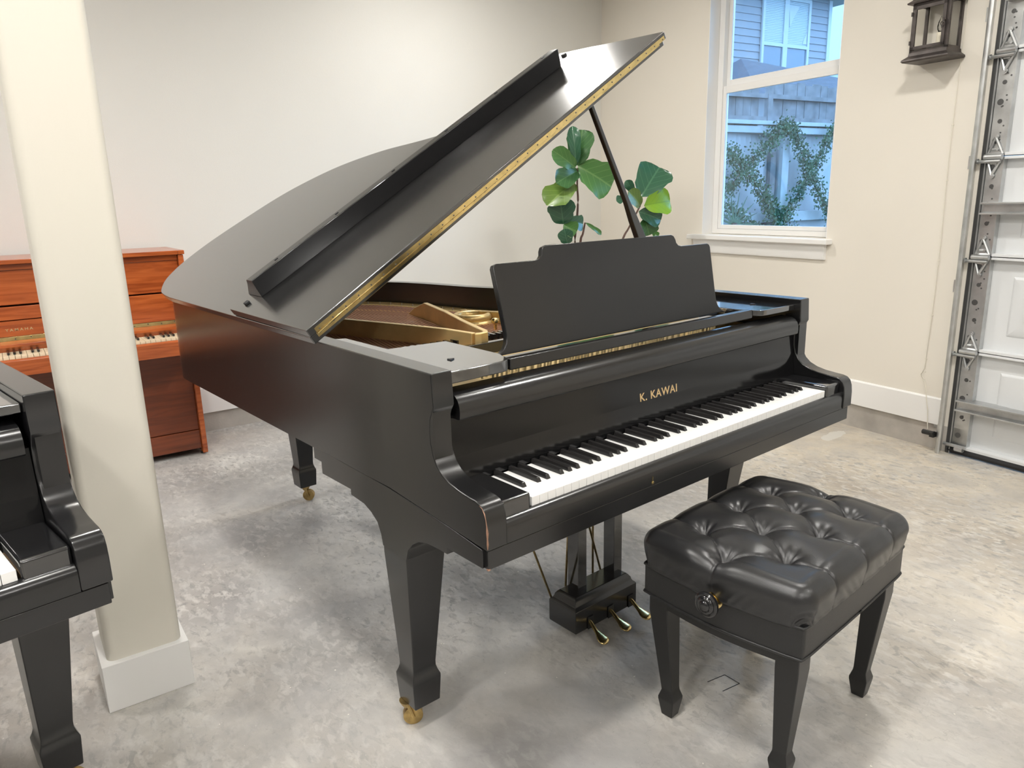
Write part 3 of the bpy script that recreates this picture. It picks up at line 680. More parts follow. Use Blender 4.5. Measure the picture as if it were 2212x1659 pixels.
        # --- lid
        TH = math.radians(32.49); c, s = math.cos(TH), math.sin(TH); H = Vector((-.752, 0, .9975))
        def L(u, y, h): return Vector((H.x + u * c - h * s, y, H.z + u * s + h * c))
        LO = [(-.008, 1.85), (.0, 1.955), (.016, 2.021), (.066, 2.108), (.13, 2.155), (.20, 2.178), (.30, 2.182), (.40, 2.165), (.52, 2.130), (.62, 2.095), (.71, 2.045), (.794, 1.97), (.86, 1.89), (.91, 1.80), (.949, 1.702), (.98, 1.60), (1.008, 1.45), (1.035, 1.33), (1.08, 1.20), (1.17, 1.05), (1.30, .93), (1.42, .84), (1.49, .74), (1.52, .66)]
        front = lambda u: .651 - .033 * u
        P = [(-.010, front(0))] + [(-.010, 1.0), (-.009, 1.5)] + catmull(LO, 4) + [(1.525, front(1.525))]
        bm = NB(); A = [bm.verts.new(L(u, y, 0)) for u, y in P]; B = [bm.verts.new(L(u, y, .0235)) for u, y in P]
        bm.faces.new(A); bm.faces.new(B[::-1])
        for i in range(len(A)): bm.faces.new((A[i], A[(i + 1) % len(A)], B[(i + 1) % len(A)], B[i]))
        obj('lid', bm, M['lidblack'], g, bevel=.003, seg=2)
        # front flap folded back on the lid
        fq = [(-.010, .6435), (1.512, .5735), (1.534, 1.081), (-.006, 1.180)]
        bm = NB(); A = [bm.verts.new(L(u, y, .025)) for u, y in fq]; B = [bm.verts.new(L(u, y, .048)) for u, y in fq]
        bm.faces.new(A); bm.faces.new(B[::-1])
        for i in range(4): bm.faces.new((A[i], A[(i + 1) % 4], B[(i + 1) % 4], B[i]))
        fl = obj('lid_flap', bm, M['lidblack'], g, bevel=.0025, seg=2)
        bm = NB()
        ends = []
        for u, d in ((.067, 0), (1.40, -.116)):
            ends.append([L(u, 1.070 + d, .0485), L(u, 1.062 + d, .075), L(u, 1.053 + d, .108), L(u, 1.055 + d, .110), L(u, 1.094 + d, .110), L(u, 1.110 + d, .095), L(u, 1.175 + d * .9, .0485)])
        loft(bm, ends); st = obj('lid_front_strip', bm, M['ebony'], fl, bevel=.0015)
        for k in range(6):
            u = .17 + k * .235; y = 1.076 - .087 * (u - .067)
            bm = NB(); box(bm, -.006, .006, -.0025, .0025, -.0005, .001)
            mx_ = Matrix.Translation(L(u, y, .1105)) @ Matrix.Rotation(-TH, 4, 'Y')
            bmesh.ops.transform(bm, matrix=mx_, verts=bm.verts); obj('screw_slot', bm, M['rubber'], st)
        for u, y in ((.030, 1.108), (1.496, 1.022)):
            bm = NB(); box(bm, -.008, .008, -.009, .009, 0, .008); bmesh.ops.transform(bm, matrix=Matrix.Translation(L(u, y, .048)) @ Matrix.Rotation(-TH, 4, 'Y'), verts=bm.verts)
            obj('rubber_bumper', bm, M['rubber'], fl, bevel=.002)
        # piano hinge in the joint
        def hq(u, v): # v: 0 bottom .. across thickness on the front faces
            yb = front(u) - .0022; yf = .6435 - .046 * (u + .01) - .0022
            t_ = v / .048; return L(u, (yb if v < .024 else yf), v)
        for v0, v1 in ((.0100, .0232), (.0258, .0385)):
            bm = NB(); secs = []
            for k in range(13):
                u = .010 + k * 1.492 / 12; a = hq(u, v0); b = hq(u, v1)
                secs.append([a, b, b + Vector((0, .0015, 0)), a + Vector((0, .0015, 0))])
            loft(bm, secs); hl = obj('hinge_leaf', bm, M['brass'], g)
            bm = NB()
            for k in range(34):
                u = .022 + k * 1.47 / 33; p_ = hq(u, (v0 + v1) / 2 + (.002 if v0 < .02 else -.002)); lathe(bm, [(.0022, 0), (.0022, -.0008)], p_, 'y', 8)
            obj('screw', bm, M['galvdark'], hl)
        bm = NB(); tube(bm, [hq(.010, .0243) - Vector((0, .002, 0)) if k == 0 else L(.010 + k * 1.492 / 12, (front(.010 + k * 1.492 / 12) + .6435 - .046 * (k * 1.492 / 12 + .02)) / 2 - .004, .0243) for k in range(13)], .0026, 8); obj('hinge_knuckle', bm, M['brass'], g, smooth='all')
        # prop stick
        a = Vector((.700, .715, .955)); b = Vector((.325, .760, 1.679)); d = b - a
        bm = NB(); secs = []
        n1 = Vector((.86, .2, .45)).cross(d).normalized(); n2 = d.cross(n1).normalized()
        for t_, w, h in ((0, .030, .012), (.12, .029, .012), (.30, .024, .011), (.42, .019, .010), (.5, .0115, .009), (.7, .010, .008), (1, .008, .008)):
            p_ = a + d * t_; secs.append([p_ + n2 * w + n1 * h, p_ - n2 * w + n1 * h, p_ - n2 * w - n1 * h, p_ + n2 * w - n1 * h])
        loft(bm, secs); obj('prop_stick', bm, M['satin'], g, bevel=.003)
        # worn wooden edge at the left front corner
        bm = NB()
        rnd = random.Random(3)
        arc = [(-.0005, .7555), (-.009, .751), (-.0155, .742), (-.0195, .730), (-.0215, .717), (-.0222, .703), (-.0222, .690), (-.0222, .678), (-.0220, .668)]
        ws = [.0003, .0005, .0010, .0004, .0010, .0032, .0016, .0026, .0004]
        secs = [[(-.7488, y + w * .8, z), (-.7492, y - .0004, z), (-.748 + w, y - .0006, z)] for (y, z), w in zip(arc, ws)]
        loft(bm, secs); obj('worn_edge', bm, M['wear'], g, label='chipped corner edge showing bare reddish wood')
        bm = NB(); box(bm, -.7435, -.738, -.0158, -.010, .6172, .6205); obj('worn_corner', bm, M['wear'], g, label='worn lower corner')
    else:
        bm = NB(); prism(bm, [(-.76, .68), (.76, .68), (.76, .9)] + [(p[0], p[1] + .01) for p in out[::-1] if p[1] > .9] + [(-.76, .9)], 'z', .998, 1.022); obj('lid', bm, M['satin'], g, bevel=.003)
        bm = NB(); prism(bm, [(-.70, .25), (.69, .25), (.69, .675), (-.70, .675)], 'z', .9585, .9595); obj('tuning_cover', bm, M['soft'], g)
    # --- legs
    for sg in (-1, 1):
        bm = leg_mesh(0, 0, .530, (-.7478, -.640, .292, .398), (-.682, .382), drop) if sg < 0 else leg_mesh(0, 0, .545, (.640, .7478, .325, .431), (.682, .405), drop)
        l = obj('leg', bm, M['satin'], g, bevel=.003); caster(l, (-.700 if sg < 0 else .70), .392, drop, 2.65)
    bm = leg_mesh(0, 0, .690, (-.305, -.185, 1.955, 2.075), (-.243, 2.022), drop); l = obj('leg', bm, M['satin'], g, bevel=.003); caster(l, -.240, 2.000, drop, 2.5)
    # --- lyre
    if main:
        bm = NB(); secs = []
        for z, d in ((.027, .006), (.031, .001), (.036, 0), (.104, 0), (.108, .003), (.112, .008), (.118, .011), (.126, .013), (.134, .019), (.139, .024)): secs.append(rect(-.134 + d, .146 - d, .352 + d, .472 - d, z))
        loft(bm, secs); ly = obj('lyre', bm, M['satin'], g, bevel=.0015)
        for x in (-.082, .082):
            bm = NB(); box(bm, x, x + .038, .393, .440, .135, .618); obj('lyre_pillar', bm, M['gloss'], ly, bevel=.002)
        for x in (-.070, .022, .118):
            bm = NB(); secs = []
            prof = [(.372, .006, .054, .008), (.345, .006, .054, .008), (.330, .007, .051, .007), (.310, .0075, .044, .006), (.295, .0085, .039, .005), (.280, .0125, .037, .005), (.262, .0185, .034, .0042), (.246, .0200, .032, .0045), (.234, .0170, .030, .0048), (.227, .008, .028, .003)]
            for y, w, z, h in prof:
                y = .372 - (.372 - y) * .76
                xc = x + (-.024 if x < 0 else -.012) * max(0, (.372 - y)) / .11
                secs.append([(xc + w * math.cos(a), y, z + h * math.sin(a)) for a in [2 * PI * q / 12 for q in range(12)]])
            loft(bm, secs); pe = obj('pedal', bm, M['brass'], ly, smooth='all')
            bm = NB(); box(bm, x - .013, x + .013, .349, .3515, .030, .070); obj('pedal_guide', bm, M['plastic'], pe)
        for pts in ([(-.116, .474, .087), (-.318, .474, .618)], [(.110, .474, .10), (-.050, .474, .618)], [(-.060, .474, .10), (-.024, .474, .618)], [(.0735, .480, .10), (.0735, .480, .618)]):
            bm = NB(); tube(bm, pts, .0036, 8); obj('brass_rod', bm, M['brassdull'], ly, smooth='all')
    return g
grand('black grand piano with raised lid, gold lettering and tall music desk, centre of the room', (1.45485, 1.21662, 0), .088757, True)
grand('second black grand piano cut off by the left edge, in front of the column', (-.64873, 1.31103, .0162), .18828, False, .0162)

# ------------------------------------------------------------------ bench
def bench():
    g = thing('piano_bench', 'black tufted leather piano bench with square tapered legs and adjusting knob', 'bench', (1.5235, 1.0365, 0), .13218)
    X, Y = .270, .210
    # bowed apron
    def outline(x, y, bow=.020):
        P = []; T = [.022, .2, .35, .5, .65, .8, .978]
        for t in T: P.append((-x + 2 * x * t, -y - .004 * math.sin(PI * t)))
        for t in [.03] + T[1:-1] + [.97]: P.append((x + bow * math.sin(PI * t), -y + 2 * y * t))
        for t in T: P.append((x - 2 * x * t, y + .004 * math.sin(PI * t)))
        for t in [.03] + T[1:-1] + [.97]: P.append((-x - bow * math.sin(PI * t), y - 2 * y * t))
        P = P[3:] + P[:4]
        return catmull(P, 4)[:-1]
    O = outline(X, Y)
    bm = NB(); prism(bm, O, 'z', .362, .440); obj('apron', bm, M['leather2'], g, smooth=40, bevel=.004, seg=2)
    bm = NB()
    for z in (.364, .440): tube(bm, [(p[0], p[1], z) for p in O + O[:2]], .0038, 6, False)
    obj('piping', bm, M['leather2'], g, smooth='all')
    bm = NB()
    prism(bm, outline(X - .018, Y - .018), 'z', .33, .362); obj('frame_rail', bm, M['soft'], g)
    # cushion
    ax, ay, r, drop = X - .030, Y - .030, .034, .060
    zt = .528
    buttons = [(x, y) for y, xs in ((.108, (-.155, 0, .155)), (0, (-.233, -.078, .078, .233)), (-.108, (-.155, 0, .155))) for x in xs]
    segs = []
    for i, a in enumerate(buttons):
        for b in buttons[i + 1:]:
            if abs(abs(a[0] - b[0]) - .078) < .004 and abs(abs(a[1] - b[1]) - .108) < .004: segs.append((a, b))
    for a in buttons:
        if a[1] > .1: segs.append((a, (a[0], .30)))
        if a[1] < -.1: segs.append((a, (a[0], -.30)))
        if abs(a[0]) > .2: segs.append((a, (a[0] * 1.7, a[1])))
    def sd(p, a, b):
        dx, dy = b[0] - a[0], b[1] - a[1]; t = max(0, min(1, ((p[0] - a[0]) * dx + (p[1] - a[1]) * dy) / (dx * dx + dy * dy))); return math.hypot(p[0] - a[0] - dx * t, p[1] - a[1] - dy * t)
    rnd = random.Random(5)
    nx, ny = 250, 204; Lm = r * PI / 2 + drop
    ex, ey = ax + Lm, ay + Lm
    bm = NB(); V = []
    for j in range(ny + 1):
        row = []
        for i in range(nx + 1):
            gx = -ex + 2 * ex * i / nx; gy = -ey + 2 * ey * j / ny
            cx, cy = max(-ax, min(ax, gx)), max(-ay, min(ay, gy)); dx, dy = gx - cx, gy - cy; Ld = math.hypot(dx, dy)
            if Ld > 1e-9: ux, uy = dx / Ld, dy / Ld
            else: ux = uy = 0
            Lc = min(Ld, Lm); a = min(Lc / r, PI / 2)
            off = r * math.sin(a); z = zt - r * (1 - math.cos(a)) - max(0, Lc - r * PI / 2)
            x, y = cx + ux * off, cy + uy * off
            nrm = Vector((ux * math.sin(a), uy * math.sin(a), math.cos(a)))
            # sides bulge, tuck at the seam
            edge = Lc / Lm; puff = .009 * math.sin(min(1, edge * 1.15) * PI) if edge > 0 else 0
            gx2, gy2 = (cx + ux * Lc, cy + uy * Lc)
            db = min(math.hypot(gx2 - bx, gy2 - by) for bx, by in buttons)
            ds = min(sd((gx2, gy2), *q) for q in segs)
            crown = .026 * (1 - (x / X) ** 2 * .8) * (1 - (y / Y) ** 2 * .8)
            fade = max(.16, 1 - edge * 1.25)
            hgt = crown - .032 * math.exp(-(db / .024) ** 1.15) - .0070 * fade * math.exp(-ds / .0032) - .0050 * fade * math.exp(-(ds / .026) ** 2)
            bb = min(buttons, key=lambda q_: math.hypot(gx2 - q_[0], gy2 - q_[1])); an = math.atan2(gy2 - bb[1], gx2 - bb[0])
            hgt += .0011 * math.sin(an * 9 + bb[0] * 40) * math.exp(-((db - .022) / .016) ** 2)
            pl = 0
            if edge > .45:    # pleats gathered towards the seam
                s_ = gx2 * 1.0 + gy2 * 1.3 
                k = (edge - .45) / .55; pl = -.0085 * k * (1.04 - k) * (.5 + .5 * math.sin(s_ * 150 + 2 * math.sin(s_ * 31))) * (.4 + .6 * abs(math.sin(s_ * 17)))
                if abs(dx) > .01 and abs(dy) > .01: pl *= 1.6
            x += .018 * (x / X) * max(0, 1 - (y / Y) ** 2)
            v = Vector((x, y, z)) + nrm * (hgt + puff + pl)
            if edge > .95: v -= Vector((ux, uy, 0)) * .004 * (edge - .95) / .05
            row.append(bm.verts.new(v))
        V.append(row)
    for j in range(ny):
        for i in range(nx):
            q = (V[j][i], V[j][i + 1], V[j + 1][i + 1], V[j + 1][i])
            c0 = [v.co for v in q]
            gx = -ex + 2 * ex * (i + .5) / nx; gy = -ey + 2 * ey * (j + .5) / ny
            dx, dy = max(0, abs(gx) - ax), max(0, abs(gy) - ay)
            if math.hypot(dx, dy) > Lm + .004: continue
            bm.faces.new(q)
    for v in [v for v in bm.verts if not v.link_faces]: bm.verts.remove(v)
    cu_ = obj('cushion', bm, M['leather'], g, smooth='all')
    for bx, by in buttons:
        bm = NB(); z = zt + .026 * (1 - (bx / X) ** 2 * .8) * (1 - (by / Y) ** 2 * .8) - .048
        lathe(bm, [(.010, 0), (.010, .004), (.006, .008), (.001, .009)], (bx, by, z), 'z', 14); obj('button', bm, M['leather'], cu_, smooth='all')
    # legs
    tx, ty, fx, fy = .232, .172, .2175, .1565
    for sx in (-1, 1):
        for sy in (-1, 1):
            bm = NB()
            def sq(cx, cy, h, z): return rect(sx * cx - h, sx * cx + h, sy * cy - h, sy * cy + h, z)
            loft(bm, [sq(tx, ty, .028, .362), sq(tx, ty, .028, .31), sq(fx + .001, fy + .001, .0175, .085), sq(fx, fy, .0175, .075), sq(fx, fy, .0235, .055), sq(fx, fy, .0235, .048), sq(fx, fy, .016, 0.0)])
            obj('leg', bm, M['soft'], g, bevel=.003)
    # knob on the short side
    bm = NB(); lathe(bm, [(.0275, 0), (.030, -.004), (.030, -.010), (.026, -.014), (.022, -.013), (.020, -.016), (.016, -.018), (.013, -.017), (.010, -.020), (.006, -.022), (.002, -.022)], (-.318, -.006, .437), 'x', 30); kn = obj('adjusting_knob', bm, M['ebony'], g, smooth=35)
    bm = NB(); lathe(bm, [(.010, 0), (.010, -.03)], (-.285, -.006, .437), 'x', 14); lathe(bm, [(.022, 0), (.022, -.004), (.014, -.006)], (-.290, -.006, .437), 'x', 22); obj('knob_collar', bm, M['brass'], kn, smooth=35)
bench()

bm = NB()
Q = [(1.468, 1.190), (1.532, 1.182), (1.534, 1.132), (1.470, 1.138)]
for k in range(4):
    a, b = Vector((*Q[k], .0004)), Vector((*Q[(k + 1) % 4], .0004)); d = (b - a).normalized(); n_ = Vector((-d.y, d.x, 0)) * .0012
    if k != 3: loft(bm, [[a - n_, a + n_, a + n_ + Vector((0, 0, .0003)), a - n_ + Vector((0, 0, .0003))], [b - n_, b + n_, b + n_ + Vector((0, 0, .0003)), b - n_ + Vector((0, 0, .0003))]])
tag(obj('ink_mark', bm, M['rubber']), 'small dark hand-drawn rectangle outline on the concrete floor under the bench', 'mark')

# ------------------------------------------------------------------ upright piano
def upright():
    X1, X0 = .822, -.66
    g = thing('upright_piano', 'reddish mahogany upright piano against the back wall, partly behind the column', 'piano', (0, 0, 0))
    for xa, xb in ((X1 - .026, X1), (X0, X0 + .026)):
        bm = NB(); prism(bm, [(4.155, 1.100), (4.60, 1.100), (4.60, .012), (4.178, .012), (4.172, .045), (4.172, .60), (4.165, .66), (4.140, .72), (4.140, .80)], 'x', xa, xb); obj('side_panel', bm, M['mahogany'], g, bevel=.003)
        bm = NB(); prism(bm, [(3.955, .715), (3.948, .68), (3.950, .612), (4.18, .612), (4.18, .76), (4.12, .775), (4.03, .745)], 'x', xa, xb); obj('cheek', bm, M['mahogany'], g, bevel=.004)
    bm = NB(); box(bm, X0 - .004, X1 - .026, 4.150, 4.61, 1.101, 1.122); box(bm, X1 - .0255, X1 + .006, 4.150, 4.61, 1.101, 1.122); obj('top_lid', bm, M['mahogany'], g, bevel=.003)
    xi0, xi1 = X0 + .027, X1 - .027
    bm = NB(); box(bm, xi0, xi1, 4.180, 4.20, 1.073, 1.100); obj('upper_rail', bm, M['mahogany'], g, bevel=.002)
    bm = NB(); box(bm, xi0, xi1, 4.186, 4.206, .912, 1.071); obj('upper_panel', bm, M['mahogany'], g, bevel=.002)
    bm = NB(); box(bm, xi0, .30, 4.176, 4.196, .842, .904); obj('music_ledge', bm, M['mahogany'], g, bevel=.002)
    bm = NB(); box(bm, xi0, xi1, 4.182, 4.20, .764, .838); lb = obj('fallboard', bm, M['mahogany'], g, bevel=.002)
    bm = NB(); box(bm, .302, xi1, 4.176, 4.20, .764, .905); obj('upper_panel', bm, M['mahogany'], g, bevel=.002)
    bm = NB(); box(bm, xi0 + .005, xi1, 4.176, 4.186, .742, .763); hh = obj('brass_hinge', bm, M['brass'], g, bevel=.001)
    bm = NB()
    for k in range(22): lathe(bm, [(.003, 0), (.003, -.0008)], (xi0 + .03 + k * .064, 4.1758, .752 + .004 * (k % 2)), 'y', 8)
    obj('screw', bm, M['galvdark'], hh)
    text_mesh('lettering', 'YAMAHA', .112, .0125, M['goldletter'], lb, Matrix.Translation((.059, 4.1815, .789)) @ Matrix.Rotation(PI / 2, 4, 'X'), spacing=1.5, label='gold maker lettering')
    bm = NB(); prism(bm, [(4.175, .744), (4.175, .700), (4.13, .700), (4.118, .722), (4.12, .735)], 'x', xi0, xi1); obj('fallboard_lip', bm, M['mahogany'], g, bevel=.002)
    bm = NB(); box(bm, -.0110, .0110, 3.985, 4.14, .680, .7005); k0 = obj('white_key', bm, M['oldivory'], g, bevel=.001)
    n = 0
    x = xi1 - .045 - .0118; i = 51
    while x > xi0 + .05 and n < 56:
        k = k0 if n == 0 else cp(k0, g); k.location = (x, 0, 0); n += 1; x -= .0235
    xr = xi1 - .045
    bm = NB(); box(bm, -.0050, .0050, 4.035, 4.14, .700, .7115); b0 = obj('black_key', bm, M['keyblack'], g, bevel=.0015); first = True
    for i in range(51):      # i counts from the right, 51 white keys; boundary to the left of key i. rightmost = C
        note = (2 - i) % 7   # 0=A..; C=2
        left = (note - 1) % 7
        if left in (1, 4): continue
        k = b0 if first else cp(b0, g); first = False; k.location = (xr - .0235 * (i + 1), 0, 0)
    bm = NB(); box(bm, xi1 - .043, xi1, 3.99, 4.14, .665, .712); box(bm, xi0, xi0 + .043, 3.99, 4.14, .665, .712); obj('key_block', bm, M['mahogany'], g, bevel=.003)
    bm = NB(); prism(bm, [(3.982, .690), (3.962, .690), (3.955, .682), (3.955, .612), (4.18, .612), (4.18, .66), (3.982, .66)], 'x', xi0, xi1); obj('key_slip', bm, M['mahogany'], g, bevel=.002)
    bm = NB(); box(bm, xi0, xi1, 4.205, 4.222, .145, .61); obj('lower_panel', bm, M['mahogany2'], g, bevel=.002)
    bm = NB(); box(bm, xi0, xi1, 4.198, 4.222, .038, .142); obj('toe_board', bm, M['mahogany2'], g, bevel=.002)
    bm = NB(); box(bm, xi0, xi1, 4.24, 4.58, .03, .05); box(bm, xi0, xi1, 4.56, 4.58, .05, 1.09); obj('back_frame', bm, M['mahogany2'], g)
    for x in (X1 - .02, X0 + .02):
        for y in (4.22, 4.54):
            bm = NB(); lathe(bm, [(.012, 0), (.012, .012)], (x, y, 0), 'z', 12); obj('foot', bm, M['plastic'], g)
upright()

# ------------------------------------------------------------------ fiddle leaf fig
def leaf(bm_uv, base, tip, width, facing, seed=0, curl=.12):
    rnd = random.Random(seed)
    B = Vector(base); T = Vector(tip); d = T - B; Ln = d.length; d.normalize()
    side = d.cross(facing).normalized(); up = side.cross(d).normalized()
    bm = NB(); uvl = bm.loops.layers.uv.new('UVMap')
    prof = [(0, .04), (.05, .26), (.12, .50), (.22, .68), (.34, .76), (.46, .82), (.58, .92), (.70, 1.0), (.82, .98), (.91, .80), (.97, .50), (1.0, .10)]
    ns = 8; G = []
    for t, w in prof:
        row = []
        for k in range(-ns, ns + 1):
            v = k / ns
            x = v * w * width / 2 * (1 + .03 * math.sin(t * 19 + seed + (k > 0) * 2))
            bend = -curl * Ln * (t * t) * (.8 + .4 * math.sin(seed)) + .05 * Ln * math.sin(t * 3)
            cup = abs(v) ** 1.3 * w * width * .13 + .012 * Ln * math.sin(t * 22 - abs(v) * 6) * abs(v)
            wav = .02 * Ln * math.sin(t * 13 + seed * 1.7 + (2 if k > 0 else 0)) * v * v
            p = B + d * (t * Ln) + side * x + up * (bend + cup + wav)
            row.append((bm.verts.new(p), (t, .5 + v / 2 * w)))
        G.append(row)
    for a, b in zip(G, G[1:]):
        for i in range(len(a) - 1):
            q = (a[i], a[i + 1], b[i + 1], b[i]); f = bm.faces.new([z[0] for z in q])
            for lp, z in zip(f.loops, q): lp[uvl].uv = z[1]
    return bm
LV = [((3.441, 4.1, 1.545), (3.475, 4.1, 1.787), 0.163, 0), ((3.42, 4.1, 1.542), (3.379, 4.076, 1.799), 0.08, 2), ((3.416, 4.1, 1.533), (3.209, 4.06, 1.635), 0.105, 1), ((3.437, 4.1, 1.544), (3.676, 4.004, 1.4), 0.215, 1), ((3.439, 4.1, 1.513), (3.217, 4.052, 1.434), 0.125, 0), ((3.403, 4.1, 1.426), (3.123, 4.036, 1.294), 0.168, 3), ((3.305, 4.1, 1.155), (3.214, 4.02, 1.325), 0.163, 2), ((3.351, 4.1, 1.175), (3.481, 4.084, 1.148), 0.095, 2), ((3.305, 4.1, 1.149), (3.373, 4.036, 1.103), 0.10, 1), ((3.341, 4.1, 1.017), (3.281, 4.06, 1.116), 0.093, 2), ((3.503, 4.1, 1.157), (3.645, 4.076, 1.07), 0.030, 1), ((4.051, 4.1, 1.321), (4.255, 4.116, 1.542), 0.234, 2), ((4.043, 4.06, 1.261), (4.263, 4.0, 1.292), 0.165, 4), ((4.043, 4.1, 1.254), (3.884, 4.036, 1.36), 0.10, 3), ((3.982, 4.1, 1.346), (3.903, 4.1, 1.439), 0.06, 2), ((4.027, 4.1, 1.218), (4.194, 4.02, 1.151), 0.12, 2), ((4.088, 4.1, 1.167), (4.122, 4.076, 1.04), 0.138, 0), ((4.18, 4.1, 1.065), (4.195, 4.06, 1.027), 0.045, 1), ((3.872, 4.1, 1.318), (3.804, 4.1, 1.302), 0.055, 2)]
ST = [[(3.435, 4.1, 1.53), (3.431, 4.1, 1.412), (3.438, 4.1, 1.315), (3.427, 4.1, 1.173), (3.409, 4.1, 1.016), (3.45, 4.1, .70), (3.56, 4.1, .26)],
      [(3.503, 4.1, 1.157), (3.482, 4.1, 1.08), (3.46, 4.1, 1.026), (3.45, 4.1, .80)],
      [(4.043, 4.1, 1.261), (3.927, 4.1, 1.1), (3.868, 4.1, 1.022), (3.70, 4.1, .70), (3.60, 4.1, .26)]]
KF = .86
def kf(p): return (p[0] * KF, p[1] * KF, 1.34073 + (p[2] - 1.34073) * KF)
pot_c = (3.58 * KF, 4.1 * KF)
fig = thing('potted_fig_tree', 'green fiddle-leaf fig plant with broad leaves in the corner behind the grand piano', 'plant', (0, 0, 0))
bm = NB(); lathe(bm, [(.11, 0), (.12, .02), (.155, .30), (.165, .32), (.165, .34), (.15, .34), (.148, .30)], (pot_c[0], pot_c[1], 0), 'z', 32); obj('pot', bm, M['terracotta'], fig, smooth=40)
bm = NB(); lathe(bm, [(.147, .28), (.147, .302), (.05, .306)], (pot_c[0], pot_c[1], 0), 'z', 24); obj('soil', bm, M['soil'], fig, smooth=40)
for s_ in ST:
    bm = NB(); P = catmull([kf(p) for p in s_], 4); tube(bm, P, [.005 + .004 * i / len(P) for i in range(len(P))], 8); obj('stem', bm, M['bark'], fig, smooth='all')
cpos = Vector((0, 0, 1.34))
for i, (b, t_, w, ci) in enumerate(LV):
    B = Vector(kf(b)); T_ = Vector(kf(t_)); f = Vector((-.60 + .25 * math.sin(i * 2.1), -.76 + .2 * math.cos(i * 1.3), .18)).normalized()
    obj('leaf', leaf(None, B, T_, w * KF * 1.18, f, i), LEAF[ci], fig, smooth='all')
for i, (h, a) in enumerate(((.95, .4), (.90, 2.3), (.84, 4.0), (.80, 5.2), (.74, 1.2))):
    B = Vector((3.46 * KF + .02 * math.cos(a), 4.1 * KF, h)); T_ = B + Vector((.16 * math.cos(a), .12 * math.sin(a), .05))
    obj('leaf', leaf(None, B, T_, .13, Vector((-.3, -.4, .9)).normalized(), i + 40), LEAF[i % 3], fig, smooth='all')

# ------------------------------------------------------------------ outdoors (beyond the window), wall frame coordinates
bm = NB(); box(bm, .4, 30, -20, 40, -.25, -.15, WM); g_ = struct(obj('ground_outside', bm, M['lawn']))
FY = 6.5
fence = thing('garden_fence', 'weathered grey board fence with whitewashed rails over corrugated panels seen through the window', 'fence', WO, WR)
rnd = random.Random(11)
XA, XB = 2.2, 6.4
P = []; x = XA; k = 0
while x < XB: P.append((x, FY + .05 + .012 * (1 if k % 2 else -1))); x += .042; k += 1
bm = NB(); loft(bm, [[(p[0], p[1], -.15), (p[0], p[1], 2.04), (p[0], p[1] + .004, 2.04), (p[0], p[1] + .004, -.15)] for p in P]); obj('corrugated_panel', bm, M['corrugated'], fence, smooth=60)
x = XA
while x < XB:
    w = .12 + rnd.random() * .03
    if not (3.58 < x < 3.64):
        bm = NB(); box(bm, x, x + w - .005, FY + .085 + rnd.random() * .008, FY + .105, 2.02, 2.60 + rnd.random() * .035); obj('fence_board', bm, M['fencewood'], fence)
    x += w
for z0, z1, m in ((2.425, 2.475, 'fencewood'), (2.165, 2.215, 'fencewood')):
    bm = NB(); box(bm, XA, XB, FY + .03, FY + .082, z0, z1); obj('fence_rail', bm, M[m], fence)
for z0, z1, d in ((2.115, 2.160, .05), (2.020, 2.098, .03), (.965, 1.085, .03)):
    bm = NB(); box(bm, XA, XB, FY - d, FY + .03, z0, z1); obj('white_rail', bm, M['whiteboard'], fence, bevel=.003)
bm = NB(); box(bm, 3.90, 4.02, FY - .09, FY - .035, -.15, 1.95); obj('fence_post_or_shadow', bm, M['whiteboard'], fence, bevel=.004)
bm = NB(); box(bm, 3.775, 3.865, FY - .02, FY + .03, -.15, 1.80); obj('fence_post_or_shadow', bm, M['fencewood'], fence)  # dark strip standing in for the shadow beside the white post
bm = NB(); box(bm, 3.72, 3.80, FY + .02, FY + .084, 2.10, 2.56); obj('fence_post_or_shadow', bm, M['fencewood'], fence)
STR = [[(2.895, 1.358), (3.153, 1.607), (3.477, 1.828), (3.711, 2.04), (3.883, 2.077), (4.037, 1.92), (4.211, 1.691), (4.394, 1.475), (4.599, 1.202), (4.816, 0.997)], [(2.895, 1.799), (3.072, 1.641), (3.301, 1.476), (3.523, 1.27), (3.687, 1.094), (3.808, 1.006), (3.959, 1.106), (4.198, 1.406), (4.394, 1.654), (4.599, 1.938), (4.816, 2.119)], [(2.924, 1.165), (3.279, 0.962), (3.616, 0.791), (4.117, 0.863)]]
v = thing('climbing_vine', 'green climbing vine trained in diamond shapes on the corrugated fence', 'vine', WO, WR)
for s_ in STR:
    pts = catmull(s_, 5)
    bm = NB(); tube(bm, [(x, FY - .17, z) for x, z in pts] + [(pts[-1][0] + .02, FY - .17, pts[-1][1] - .03)], .006, 6); obj('vine_stem', bm, M['bark'], v)
    bm = NB()
    for x, z in pts:
        for k in range(62):
            r = random.gauss(0, .058); q = random.gauss(0, .058)
            c0 = Vector((x + r, FY - .145 - random.random() * .07, z + q)); sz = .011 + random.random() * .018
            a = Vector((random.uniform(-1, 1), random.uniform(-.6, .6), random.uniform(-1, 1))).normalized(); b = a.cross(Vector((.3, 1, .2))).normalized()
            m1 = c0 + a * sz * .55 + b * sz * .55; m2 = c0 + a * sz * .55 - b * sz * .55
            bm.faces.new([bm.verts.new(p) for p in (c0, m1, c0 + a * sz * 1.5, m2)])
    o = obj('vine_leaves', bm, M['vine'], v); o['kind'] = 'stuff'
bm = NB(); tube(bm, [(3.279, FY - .17, 0.962), (3.279, FY - .17, .5), (3.279 + .05, FY - .17, -.15)], .01, 6); obj('vine_stem', bm, M['bark'], v)
